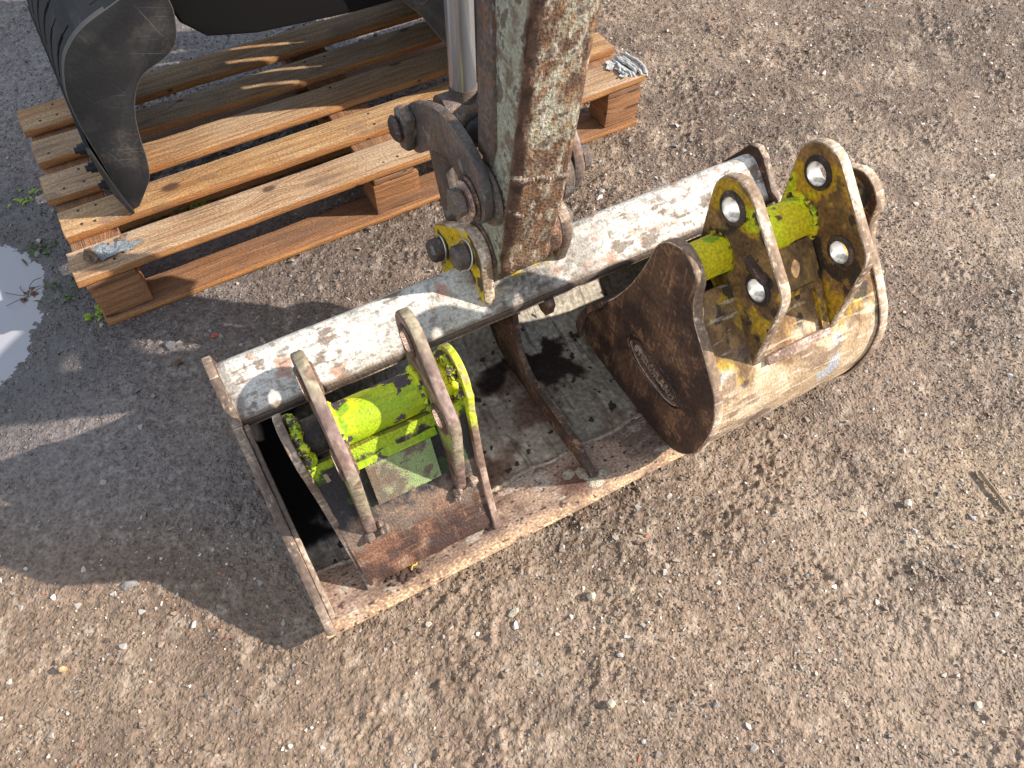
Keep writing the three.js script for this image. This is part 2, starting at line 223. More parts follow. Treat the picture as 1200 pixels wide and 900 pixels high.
M.woodRunner = wood('wood_runner', 3401, [122, 82, 52], [172, 122, 80], [124, 100, 84], 0.4, 1024, 256, 7);
M.woodBlock = wood('wood_block', 3501, [146, 96, 54], [196, 138, 88], [134, 104, 82], 0.3, 512, 256, 6);
M.ground = null;

// ------------------------------------------------------------------ naming and building helpers
const used = new Map();
function numbered(n) { const k = used.get(n) ?? 0; used.set(n, k + 1); return k ? n + '_' + String(k).padStart(3, '0') : n; }
function tag(o, label, category, group, kind) { if (label) o.userData.label = label; if (category) o.userData.category = category; if (group) o.userData.group = group; if (kind) o.userData.kind = kind; return o; }
function mesh(name, geo, mat, parent) { const m = new THREE.Mesh(geo, mat); m.name = parent === scene ? numbered(name) : name; m.castShadow = m.receiveShadow = true; parent.add(m); return m; }
const ROT = 29.633 * D2R, OX = -0.27503, OZ = -0.33344;
// bucket axes: u along the buckets' width, d away from the viewer, y up
const A = new THREE.Vector3(Math.cos(ROT), 0, -Math.sin(ROT)), B = new THREE.Vector3(-Math.sin(ROT), 0, -Math.cos(ROT));
function bucketThing(name, label, category, u, d) { const g = new THREE.Group(); g.name = numbered(name); g.position.set(OX + A.x * u + B.x * d, 0, OZ + A.z * u + B.z * d); g.rotation.y = ROT; g.userData = { label, category }; scene.add(g); ORI.set(g, [u, d]); return g; }
const ORI = new Map();
const shift = (geo, root) => { const [u, d] = ORI.get(root); return geo.translate(-u, 0, d); };
// geometry in u, y, -d
function boxUV(geo, tile, seed = 1, abs = false) {
  const g = geo.index ? geo.toNonIndexed() : geo, p = g.attributes.position, n = p.count, uv = new Float32Array(n * 2), r = rng(seed), o1 = abs ? 0 : r(), o2 = abs ? 0 : r();
  const a = new THREE.Vector3(), b = new THREE.Vector3(), c = new THREE.Vector3();
  for (let i = 0; i < n; i += 3) {
    a.fromBufferAttribute(p, i); b.fromBufferAttribute(p, i + 1).sub(a); c.fromBufferAttribute(p, i + 2).sub(a); b.cross(c); const x = Math.abs(b.x), y = Math.abs(b.y), z = Math.abs(b.z);
    for (let k = 0; k < 3; k++) { const X = p.getX(i + k), Y = p.getY(i + k), Z = p.getZ(i + k); let U, V; if (x >= y && x >= z) { U = Z; V = Y; } else if (y >= z) { U = X; V = Z; } else { U = X; V = Y; } uv[(i + k) * 2] = U / tile + o1; uv[(i + k) * 2 + 1] = V / tile + o2; }
  }
  g.setAttribute('uv', new THREE.BufferAttribute(uv, 2)); return g;
}
const V2 = (p) => p.map(([x, y]) => new THREE.Vector2(x, y));
// plate: outline [[d, y]...] given thickness along u, bevelled; holes [[d, y, r]]
function plate(outline, u0, t, { bevel = 0.0018, holes = [], tile = 0.4, seed = 1, root, shear = 0, y0 = 0, abs = false } = {}) {
  const s = new THREE.Shape(V2(outline));
  for (const [d, y, r] of holes) { const h = new THREE.Path(); h.absarc(d, y, r, 0, Math.PI * 2, true); s.holes.push(h); }
  let g = new THREE.ExtrudeGeometry(s, { depth: t - 2 * bevel, bevelEnabled: true, bevelSize: bevel, bevelThickness: bevel, bevelOffset: -bevel, bevelSegments: 2, curveSegments: 20 });
  g.translate(0, 0, bevel); g.rotateY(Math.PI / 2); g.translate(u0, 0, 0);
  if (shear) { const p = g.attributes.position; for (let i = 0; i < p.count; i++) p.setX(i, p.getX(i) + shear * (p.getY(i) - y0)); g.computeVertexNormals(); }
  g = toCreasedNormals(g, 0.6); return shift(boxUV(g, tile, seed, abs), root);
}
function smooth(pts, n = 60, closed = false, tension = 0.5) { const c = new THREE.CatmullRomCurve3(pts.map(([x, y]) => new THREE.Vector3(x, y, 0)), closed, 'catmullrom', tension); return c.getSpacedPoints(n).map((p) => [p.x, p.y]); }
function hull(circles, n = 28) { // convex outline round circles [x, y, r]
  const pts = []; for (const [x, y, r] of circles) for (let i = 0; i < n; i++) { const a = i / n * Math.PI * 2; pts.push([x + r * Math.cos(a), y + r * Math.sin(a)]); }
  pts.sort((p, q) => p[0] - q[0] || p[1] - q[1]); const cr = (o, a, b) => (a[0] - o[0]) * (b[1] - o[1]) - (a[1] - o[1]) * (b[0] - o[0]), L = [], U = [];
  for (const p of pts) { while (L.length > 1 && cr(L[L.length - 2], L[L.length - 1], p) <= 1e-9) L.pop(); L.push(p); }
  for (const p of pts.reverse()) { while (U.length > 1 && cr(U[U.length - 2], U[U.length - 1], p) <= 1e-9) U.pop(); U.push(p); }
  return L.slice(0, -1).concat(U.slice(0, -1));
}
// sheet: profile [[d, y]...] swept along u with thickness th to the left of travel; uv = (x 0..1 along, y 0..1 down the profile) times rep; rough = dents
function sheet(prof, u0, u1, th, root, { nu = 60, rep = [1, 1], off = [0, 0], dent = 0, seed = 1 } = {}) {
  const n = prof.length, pos = [], uv = [], idx = [], nor = prof.map((p, i) => { const a = prof[Math.max(0, i - 1)], b = prof[Math.min(n - 1, i + 1)], dx = b[0] - a[0], dy = b[1] - a[1], l = Math.hypot(dx, dy); return [-dy / l, dx / l]; });
  const arc = [0]; for (let i = 1; i < n; i++) arc.push(arc[i - 1] + Math.hypot(prof[i][0] - prof[i - 1][0], prof[i][1] - prof[i - 1][1]));
  for (const side of [0, 1]) for (let i = 0; i < n; i++) for (let j = 0; j <= nu; j++) {
    const x = j / nu, e = dent * fbm(x * 0.999, arc[i] / arc[n - 1] * 0.999, 6, 4, 3, seed * 91), k = side * th + e;
    pos.push(u0 + (u1 - u0) * x, prof[i][1] + nor[i][1] * k, -(prof[i][0] + nor[i][0] * k)); uv.push(x * rep[0] + off[0], arc[i] / arc[n - 1] * rep[1] + off[1]);
  }
  const W = nu + 1, S = n * W, quad = (a, b, c, d, f) => f ? idx.push(a, b, c, a, c, d) : idx.push(a, c, b, a, d, c);
  for (let i = 0; i < n - 1; i++) for (let j = 0; j < nu; j++) { const a = i * W + j; quad(a, a + 1, a + W + 1, a + W, true); quad(S + a, S + a + 1, S + a + W + 1, S + a + W, false); }
  for (let i = 0; i < n - 1; i++) { quad(i * W, (i + 1) * W, S + (i + 1) * W, S + i * W, true); quad(i * W + nu, (i + 1) * W + nu, S + (i + 1) * W + nu, S + i * W + nu, false); }
  for (let j = 0; j < nu; j++) { quad(j, j + 1, S + j + 1, S + j, false); const b = (n - 1) * W + j; quad(b, b + 1, S + b + 1, S + b, true); }
  let g = new THREE.BufferGeometry(); g.setAttribute('position', new THREE.Float32BufferAttribute(pos, 3)); g.setAttribute('uv', new THREE.Float32BufferAttribute(uv, 2)); g.setIndex(idx);
  g = toCreasedNormals(g, 0.7); return shift(g, root);
}
// solid bar: closed outline [[d, y]...] from u0 to u1
function bar(outline, u0, u1, opt) { return plate(outline, u0, u1 - u0, { bevel: 0.001, ...opt }); }
function cyl(r, u0, u1, d, y, root, { seg = 40, tile = 0.25, seed = 1, r2 = r, open = false } = {}) {   // axis along u
  const L = u1 - u0, g = new THREE.CylinderGeometry(r2, r, L, seg, 8, open); const uv = g.attributes.uv; for (let i = 0; i < uv.count; i++) uv.setXY(i, uv.getY(i) * L / tile + seed * 0.37, uv.getX(i) * 2 * Math.PI * r / tile + seed * 0.71);
  g.rotateZ(-Math.PI / 2); g.translate((u0 + u1) / 2, y, -d); return shift(g, root);
}
function chamferDisc(r, u0, u1, d, y, root, c = 0.003, opt = {}) { // short round boss, chamfered rim, axis u
  const pts = [[0, u0], [r - c, u0], [r, u0 + c], [r, u1 - c], [r - c, u1], [0, u1]].map(([x, yy]) => new THREE.Vector2(Math.max(x, 1e-5), yy)); let g = new THREE.LatheGeometry(pts, opt.seg ?? 36); g.rotateZ(-Math.PI / 2); g.scale(1, 1, 1); g.translate(0, y, -d);
  g = toCreasedNormals(g, 0.5); return shift(boxUV(g, opt.tile ?? 0.2, opt.seed ?? 3), root);
}
function ring(ro, ri, u0, u1, d, y, root, opt = {}) { const c = 0.0025, pts = [[ri, u0], [ro - c, u0], [ro, u0 + c], [ro, u1 - c], [ro - c, u1], [ri, u1], [ri, u0]].map(([x, yy]) => new THREE.Vector2(x, yy)); let g = new THREE.LatheGeometry(pts, 36); g.rotateZ(-Math.PI / 2); g.translate(0, y, -d); g = toCreasedNormals(g, 0.5); return shift(boxUV(g, opt.tile ?? 0.2, opt.seed ?? 5), root); }
// lumpy weld bead along points [[u, y, d]...]
function bead(pts, r, root, seed, seg = 60) {
  const c = new THREE.CatmullRomCurve3(pts.map(([u, y, d]) => new THREE.Vector3(u, y, -d))), g = new THREE.TubeGeometry(c, seg, r, 7, false), p = g.attributes.position, v = new THREE.Vector3(), q = new THREE.Vector3();
  for (let i = 0; i < p.count; i++) { const k = Math.floor(i / 8), t = k / seg; c.getPointAt(Math.min(1, t), q); v.fromBufferAttribute(p, i).sub(q); const f = 0.75 + 0.9 * (fbm(t * 0.99, (i % 8 % 7) / 7, 16, 3, 3, seed) + 0.25) + 0.2 * Math.sin(t * seg * 1.3); v.multiplyScalar(f).add(q); p.setXYZ(i, v.x, v.y, v.z); }
  g.computeVertexNormals(); return shift(boxUV(g, 0.2, seed), root);
}
function blob(x, y, z, sx, sy, sz, seed, detail = 3) { let g = mergeVertices(new THREE.IcosahedronGeometry(1, detail).deleteAttribute('uv').deleteAttribute('normal')); const p = g.attributes.position; for (let i = 0; i < p.count; i++) { const X = p.getX(i), Y = p.getY(i), Z = p.getZ(i), f = 1 + 0.45 * pn(X * 1.7 + 9, Y * 1.7 + Z * 1.3 + 9, 64, 64, seed) + 0.2 * pn(X * 4 + 30, Z * 4 + Y * 3 + 30, 256, 256, seed + 5); p.setXYZ(i, X * f * sx + x, Y * f * sy + y, Z * f * sz + z); } g.computeVertexNormals(); return g; }

M.mudPale = surface('dried_mud', 512, 512, 0.003, (x, y, o) => {
  const a = fbm(x, y, 4, 4, 6, 2201), b = fbm(x, y, 14, 14, 5, 2240), f = fbm(x, y, 60, 60, 3, 2270); mixc(o.c, [150, 134, 114], [192, 180, 160], sst(-0.25, 0.25, a + 0.5 * b)); tint(o.c, [116, 98, 82], sst(0.1, 0.25, b + 0.3 * f) * 0.6); gain(o.c, 1 + 0.35 * f); o.ro = 0.92; o.h = 0.5 + 0.5 * b + 0.5 * f; });
// tile 0.5 m, not shifted: the lime overspray keeps to the height of the tube
M.limeSide = surface('lime_edge', 512, 512, 0.0014, (x, y, o) => {
  const a = fbm(x, y, 4, 4, 6, 2301), b = fbm(x, y, 12, 12, 5, 2340), f = fbm(x, y, 60, 60, 3, 2370), h = y * 0.5; mixc(o.c, [120, 96, 82], [172, 146, 128], sst(-0.25, 0.25, b)); tint(o.c, [196, 208, 62], sst(0.24, 0.275, h + 0.06 * a) * (1 - 0.7 * sst(0.1, 0.2, b))); gain(o.c, 1 + 0.35 * f); o.ro = 0.72; o.h = 0.5 + 0.4 * b + 0.4 * f; }, { share: M.limeFade });
M.limeEar = surface('lime_ear', 512, 512, 0.0014, (x, y, o) => {
  const a = fbm(x, y, 4, 4, 6, 2401), b = fbm(x, y, 12, 12, 5, 2440), f = fbm(x, y, 60, 60, 3, 2470), h = y * 0.5 + 0.05 * a; mixc(o.c, [88, 68, 58], [136, 108, 92], sst(-0.25, 0.25, b)); tint(o.c, [160, 178, 84], sst(0.23, 0.27, h) * sst(0.36, 0.31, h) * (0.85 - 0.8 * sst(0.06, 0.18, b))); tint(o.c, [170, 140, 118], sst(0.16, 0.28, b) * 0.5); gain(o.c, 1 + 0.35 * f); o.ro = 0.74; o.h = 0.5 + 0.4 * b + 0.4 * f; }, { share: M.limeFade });
M.limeEarEdge = surface('lime_ear_edge', 512, 512, 0.0014, (x, y, o) => {
  const a = fbm(x, y, 4, 4, 6, 2501), b = fbm(x, y, 12, 12, 5, 2540), f = fbm(x, y, 60, 60, 3, 2570), h = y * 0.5 + 0.05 * a; mixc(o.c, [118, 96, 86], [166, 142, 130], sst(-0.25, 0.25, b)); tint(o.c, [184, 186, 140], sst(0.20, 0.25, h) * sst(0.36, 0.31, h) * 0.4); tint(o.c, [104, 76, 62], sst(0.14, 0.26, b) * 0.6); gain(o.c, 1 + 0.35 * f); o.ro = 0.72; o.h = 0.5 + 0.4 * b + 0.4 * f; }, { share: M.limeFade });
// ------------------------------------------------------------------ ground
const N = (x, z, f, seed) => pn(x * f + 200, z * f + 200, 4096, 4096, seed);
const puddleField = (x, z) => 1 - Math.hypot((x + 1.45) / 0.53, (z + 0.99) / 0.36) + 0.16 * N(x, z, 5, 61) + 0.07 * N(x, z, 17, 62);
const wetness = (x, z) => clamp01(sst(0.0, -0.75, x + 0.35 * N(x, z, 1.7, 71) + 0.25 * (z < -1.6 ? z + 1.6 : 0)) * sst(-0.4, -0.62, z + 0.2 * N(x, z, 2.2, 72)));
function groundHeight(x, z) {
  const smoothMud = sst(-0.05, 0.3, N(x, z, 2.1, 31) + 0.35 * sst(0.1, -0.6, x) * sst(-0.75, -0.35, z));
  const k = lerp(1, 0.5, smoothMud) * (1 - 0.3 * wetness(x, z)) * (1 - sst(0, 0.3, Math.max(Math.abs(x) - 1.6, -z - 2.44, z + 0.06))), b = N(x, z, 26, 35), b2 = N(x, z, 48, 36);
  const rough = 0.35 + 0.9 * sst(-0.25, 0.35, N(x, z, 8, 39) + 0.5 * N(x, z, 19, 40)), wx = x + 0.006 * N(x, z, 30, 51), wz = z + 0.006 * N(x, z, 30, 52), c1 = N(wx, wz, 44, 36), c2 = N(wx, wz, 92, 37), c3 = N(x, z, 170, 38);
  let h = 0.009 * N(x, z, 1.1, 32) + 0.006 * N(x, z, 3.7, 33) + k * (0.0050 * N(x, z, 11, 34) + 0.0045 * Math.max(0, b - 0.05) + rough * (0.0068 * Math.max(0, c1 - 0.06) + 0.0018 * c1 + 0.0098 * Math.max(0, c2 - 0.06) + 0.0026 * c3 - 0.0016 * sst(0.06, 0.0, Math.abs(c2))));
  h -= 0.022 * sst(-0.05, 0.35, puddleField(x, z));
  return h - 0.002;
}
// fine grains for the ground's relief: one tile is 0.5 m
const grainBump = (() => { const w = 1024, a = new Uint8Array(w * w * 4), r = rng(4242), h = new Float32Array(w * w); for (let j = 0, k = 0; j < w; j++) for (let i = 0; i < w; i++, k++) { const x = (i + 0.5) / w, y = (j + 0.5) / w; h[k] = 0.34 + 0.30 * fbm(x, y, 20, 20, 5, 2801) + 0.12 * fbm(x, y, 120, 120, 2, 2840); }
  for (let n = 0; n < 9000; n++) { const cx = r() * w, cy = r() * w, rad = 2 + 7 * Math.pow(r(), 2.2), ht = 0.12 + 0.030 * rad, el = 0.6 + 0.5 * r(), an = r() * 3.14, ca = Math.cos(an), sa = Math.sin(an), R = Math.ceil(rad * 1.6), cut = 0.35 + 0.5 * r(); for (let dj = -R; dj <= R; dj++) for (let di = -R; di <= R; di++) { const u = (di * ca + dj * sa) / rad, v = (-di * sa + dj * ca) / (rad * el), q = Math.max(Math.abs(u) + 0.4 * Math.abs(v), Math.abs(v) + 0.3 * Math.abs(u)); if (q >= 1) continue; const k = ((Math.floor(cy + dj) + w) % w) * w + ((Math.floor(cx + di) + w) % w); h[k] += ht * Math.min(cut, 1 - q) / cut * 0.5; } }
  for (let k = 0; k < w * w; k++) { const v = Math.max(0, Math.min(255, h[k] * 255)); a[k * 4] = a[k * 4 + 1] = a[k * 4 + 2] = v; a[k * 4 + 3] = 255; } const t = data8(a, w, w); t.repeat.set(8, 8); return t; })();
M.ground = surface('muddy_gravel', 2048, 2048, 0.006, (tx, ty, o) => {
  const x = tx * 4 - 2, z = ty * 4 - 3.2, a = N(x, z, 1.3, 41), b = N(x, z, 5, 42), c = N(x, z, 18, 43), d = N(x, z, 55, 44), e = N(x, z, 150, 45), w = wetness(x, z);
  mixc(o.c, [103, 86, 70], [142, 122, 102], sst(-0.4, 0.4, a + 0.8 * b + 0.5 * c)); tint(o.c, [104, 84, 68], sst(0.08, 0.4, N(x, z, 3.1, 47) + 0.5 * N(x, z, 9, 48)) * 0.55); tint(o.c, [136, 113, 92], sst(-0.1, 0.5, N(x, z, 2.1, 46) + 0.35 * sst(-0.75, -0.3, z)) * 0.6); tint(o.c, [166, 150, 132], sst(0.15, 0.5, c + 0.7 * d) * 0.5); tint(o.c, [104, 87, 76], sst(0.1, 0.45, d - 0.4 * c) * 0.5);
  tint(o.c, [108, 102, 102], w * 0.75); tint(o.c, [168, 142, 106], 0.3 * sst(0.24, 0.08, Math.hypot(x - 0.88, (z + 0.63) * 1.2) + 0.1 * b)); gain(o.c, 1 + 0.25 * d + 0.3 * e);  // wet mud greyed, its sky reflection put into the colour
  const mar = sst(-0.42, -0.05, puddleField(x, z)); tint(o.c, [70, 66, 64], mar * 0.6); o.ro = lerp(lerp(0.62, 0.36, w), 0.16, mar) + 0.2 * c + 0.1 * b; o.h = 0.5;
});
M.ground.bumpMap = grainBump; M.ground.bumpScale = 0.007;
{
  const xs = [], zs = [], NX = 860, NZ = 640;
  const far = (n, from, to) => [...Array(n)].map((_, i) => from * Math.pow(to / from, (i + 1) / n));
  const ax = (lo, hi, n) => { const a = [...far(22, 0.01, 120)].reverse().map((v) => lo - v); for (let i = 0; i <= n; i++) a.push(lo + (hi - lo) * i / n); a.push(...far(22, 0.01, 120).map((v) => hi + v)); return a; };
  xs.push(...ax(-1.62, 1.62, NX)); zs.push(...ax(-2.45, -0.06, NZ));
  const W = xs.length, H = zs.length, pos = new Float32Array(W * H * 3), uv = new Float32Array(W * H * 2), idx = new Uint32Array((W - 1) * (H - 1) * 6);
  for (let j = 0, k = 0; j < H; j++) for (let i = 0; i < W; i++, k++) { const x = xs[i], z = zs[j]; pos[k * 3] = x; pos[k * 3 + 1] = groundHeight(x, z); pos[k * 3 + 2] = z; uv[k * 2] = (x + 2) / 4; uv[k * 2 + 1] = (z + 3.2) / 4; }
  for (let j = 0, k = 0; j < H - 1; j++) for (let i = 0; i < W - 1; i++, k += 6) { const a = j * W + i; idx[k] = a; idx[k + 1] = a + W; idx[k + 2] = a + 1; idx[k + 3] = a + 1; idx[k + 4] = a + W; idx[k + 5] = a + W + 1; }
  const g = new THREE.BufferGeometry(); g.setAttribute('position', new THREE.BufferAttribute(pos, 3)); g.setAttribute('uv', new THREE.BufferAttribute(uv, 2)); g.setIndex(new THREE.BufferAttribute(idx, 1)); g.computeVertexNormals();
  tag(mesh('ground', g, M.ground, scene), 'brown muddy gravel yard, wetter and greyer on the left', null, null, 'structure');
}
{ // puddle: a flat sheet that shows where the ground dips under it
  const s = new THREE.Shape(); s.absellipse(0, 0, 0.66, 0.46, 0, Math.PI * 2); const g = new THREE.ShapeGeometry(s, 48); g.rotateX(-Math.PI / 2); g.translate(-1.5, -0.0085, -0.985);
  const m = new THREE.MeshPhysicalMaterial({ color: new THREE.Color().setRGB(0.36, 0.35, 0.375), roughness: 0.13, specularIntensity: 1 }); m.name = 'silty_water';
  tag(mesh('puddle', g, m, scene), 'pale silty puddle beside the left end of the pallet', null, null, 'structure');
}
// ------------------------------------------------------------------ gravel and crumbs lying in the mud
{
  const r = rng(99), white = new THREE.MeshPhysicalMaterial({ color: 0xffffff, roughness: 0.55 }); white.name = 'stone_grit';
  const shapes = [5, 17, 29, 41].map((seed) => { const q = rng(seed), pts = []; for (let i = 0; i < 11; i++) { const a = q() * 6.283, c = 2 * q() - 1, w = Math.sqrt(1 - c * c), k = 0.75 + 0.35 * q(); pts.push(new THREE.Vector3(k * w * Math.cos(a), 0.72 * k * c, 0.85 * k * w * Math.sin(a))); } const g = new ConvexGeometry(pts); g.deleteAttribute('uv'); return g; });
  const lists = [[], [], [], []], col = new THREE.Color();
  const put = (n, smin, smax, pow, light) => { for (let i = 0; i < n; i++) {
    const x = -1.75 + 3.5 * r(), z = -2.6 + 2.55 * Math.pow(r(), 0.8), q = r(); const dens = 0.5 + 0.9 * N(x, z, 2.3, 81) + 0.7 * N(x, z, 7, 82) + 0.25 * sst(-0.3, 0.6, x); if (r() > dens + 0.15 || puddleField(x, z) > 0.1) { i -= 0.3; continue; }
    const s = smin + (smax - smin) * Math.pow(r(), pow), w = wetness(x, z); let c; const v = 0.84 + 0.3 * r(), wm = (r() - 0.5) * 10;
    if (q < light * 0.55) c = [168 * v + wm, 158 * v, 147 * v - wm]; else if (q < light * 0.8) c = [206 * v + wm, 197 * v, 184 * v - wm]; else if (q < light) c = [150 * v, 144 * v, 138 * v];
    else if (q > (x < -0.2 ? 0.985 : 0.9965)) c = [182 * v, 112 * v, 84 * v]; else if (q > 0.99) c = [104 * v, 96 * v, 94 * v]; else c = [129 * v, 111 * v, 94 * v];
    if (w > 0.2 && q > light) tint(c, [106, 100, 100], w * 0.75); if (w > 0.3 && q < light) gain(c, 1 - 0.3 * w);  // grit takes the same painted sky grey as the wet mud
    col.setRGB(c[0] / 255, c[1] / 255, c[2] / 255, THREE.SRGBColorSpace); lists[Math.floor(r() * 4)].push([x, groundHeight(x, z) + s * (0.42 * r() - 0.12), z, s, r() * 6.28, (r() - 0.5) * 1.6, 0.6 + 0.8 * r(), col.clone()]);
  } };
  put(150000, 0.0012, 0.0036, 1.4, 0.13); put(9000, 0.003, 0.006, 1.8, 0.25); put(3000, 0.0035, 0.0085, 1.7, 0.75); put(420, 0.006, 0.011, 2.0, 0.6);
  lists.forEach((l, k) => {
    const im = new THREE.InstancedMesh(shapes[k], white, l.length), m = new THREE.Matrix4(), q = new THREE.Quaternion(), e = new THREE.Euler();
    l.forEach(([x, y, z, s, a, t, f, c], i) => { e.set(t, a, t * 0.7); q.setFromEuler(e); m.compose(new THREE.Vector3(x, y, z), q, new THREE.Vector3(s * f, s, s)); im.setMatrixAt(i, m); im.setColorAt(i, c); });
    im.name = numbered('gravel'); im.castShadow = im.receiveShadow = true; tag(im, ['loose grit and small stones scattered over the mud', 'angular grit pressed into the muddy ground', 'small crumbs and chips strewn across the yard', 'fine stone chips lying in the wet mud'][k], 'gravel', null, 'stuff'); scene.add(im);
  });
}
// ------------------------------------------------------------------ pallet
const PYAW = 30.88 * D2R, PX = -0.8336, PZ = -0.9707, PL = 1.334, PW = 0.597, PH = 0.141;
// wooden box with slightly uneven, eased edges; length along x
function woodBox(L, T, W, seed, x, y, z) {
  const nx = Math.max(6, Math.round(L / 0.035)), g = new THREE.BoxGeometry(L, T, W, nx, 3, 5), p = g.attributes.position, nrm = g.attributes.normal, uv = g.attributes.uv, r = rng(seed), ox = r() * 4, oy = r() * 4, c = 0.0022;
  for (let i = 0; i < p.count; i++) {
    let X = p.getX(i), Y = p.getY(i), Z = p.getZ(i); const ex = Math.abs(X) > L / 2 - 1e-5, ey = Math.abs(Y) > T / 2 - 1e-5, ez = Math.abs(Z) > W / 2 - 1e-5;
    const U = (X + L / 2) / 1.0 + ox, ny = Math.abs(nrm.getY(i)), nx_ = Math.abs(nrm.getX(i)); uv.setXY(i, nx_ > 0.5 ? Z * 2 + ox : U, (ny > 0.5 ? (Z + W / 2) / 0.2 : (Y + T / 2) / 0.1) + oy);
    if (ex + ey + ez > 1) { if (ex) X -= Math.sign(X) * c; if (ey) Y -= Math.sign(Y) * c; if (ez) Z -= Math.sign(Z) * c; }
    X += 0.002 * N(Y * 6 + seed, Z * 6, 9, 5) * (ex ? 1 : 0); Y += 0.0022 * N(X, Z + seed, 6, 6) + 0.0007 * N(X, Z, 60, 8); Z += 0.003 * N(X + seed, Y, 5, 7) + 0.0012 * N(X, Y + seed, 40, 9) * (ez ? 1 : 0);
    p.setXYZ(i, X + x, Y + y, Z + z);
  }
  g.computeVertexNormals(); return g;
}
const pallet = new THREE.Group(); pallet.name = numbered('wooden_pallet'); pallet.position.set(PX, 0, PZ); pallet.rotation.y = PYAW; scene.add(pallet);
tag(pallet, 'weathered wooden pallet of five top boards lying in the mud behind the buckets', 'pallet');
{
  const bw = 0.0865, gap = (PW - 5 * bw) / 4, bt = 0.021, st = 0.018, rt = 0.02, bh = PH - bt - st - rt;
  for (let i = 0; i < 5; i++) { const side = M.woodSide, top = M.woodTop[i % 3]; mesh('plank', woodBox(PL + [0.006, -0.004, 0.003, 0.0, 0.004][i], bt, bw + [0.002, -0.003, 0.001, -0.002, 0.003][i], 11 + i * 7, PL / 2 + [0, 0.004, -0.002, 0.003, 0][i], PH - bt / 2, -(bw / 2 + i * (bw + gap))), [side, side, top, top, side, side], pallet); }
  for (const [i, x] of [0.055, PL / 2, PL - 0.055].entries()) {
    mesh('stringer_board', woodBox(PW - 0.004, st, 0.098, 51 + i, 0, 0, 0).rotateY(Math.PI / 2).translate(x, PH - bt - st / 2 - 0.0004, -PW / 2), M.woodRunner, pallet);
    for (const [k, z] of [0.042, PW / 2, PW - 0.042].entries()) mesh('block', woodBox(0.1 + 0.012 * (i === 1), bh, 0.078, 61 + i * 3 + k, x + [0.002, -0.004, 0.001][k], rt + bh / 2, -z), M.woodBlock, pallet);
  }
  for (const [i, z] of [0.038, PW / 2, PW - 0.042].entries()) mesh('bottom_runner', woodBox(PL - 0.006, rt, 0.082, 81 + i, PL / 2, rt / 2 - 0.001, -z), [M.woodSide, M.woodSide, M.woodRunner, M.woodRunner, M.woodSide, M.woodSide], pallet);
  const nail = new THREE.MeshPhysicalMaterial({ color: new THREE.Color().setRGB(0.05, 0.04, 0.035), roughness: 0.7, metalness: 0.3 }); nail.name = 'old_nail';
  const ng = new THREE.CylinderGeometry(0.0032, 0.0032, 0.003, 10), r = rng(5);
  for (let i = 0; i < 5; i++) for (const x of [0.04, 0.075, PL / 2 - 0.02, PL / 2 + 0.02, PL - 0.075, PL - 0.04]) for (const s of [-0.022, 0.02]) if (r() < 0.6) mesh('nail', ng.clone().translate(x + 0.016 * (r() - 0.5), PH - 0.0012, -(bw / 2 + i * (bw + gap)) + s + 0.008 * (r() - 0.5)), nail, pallet);
}
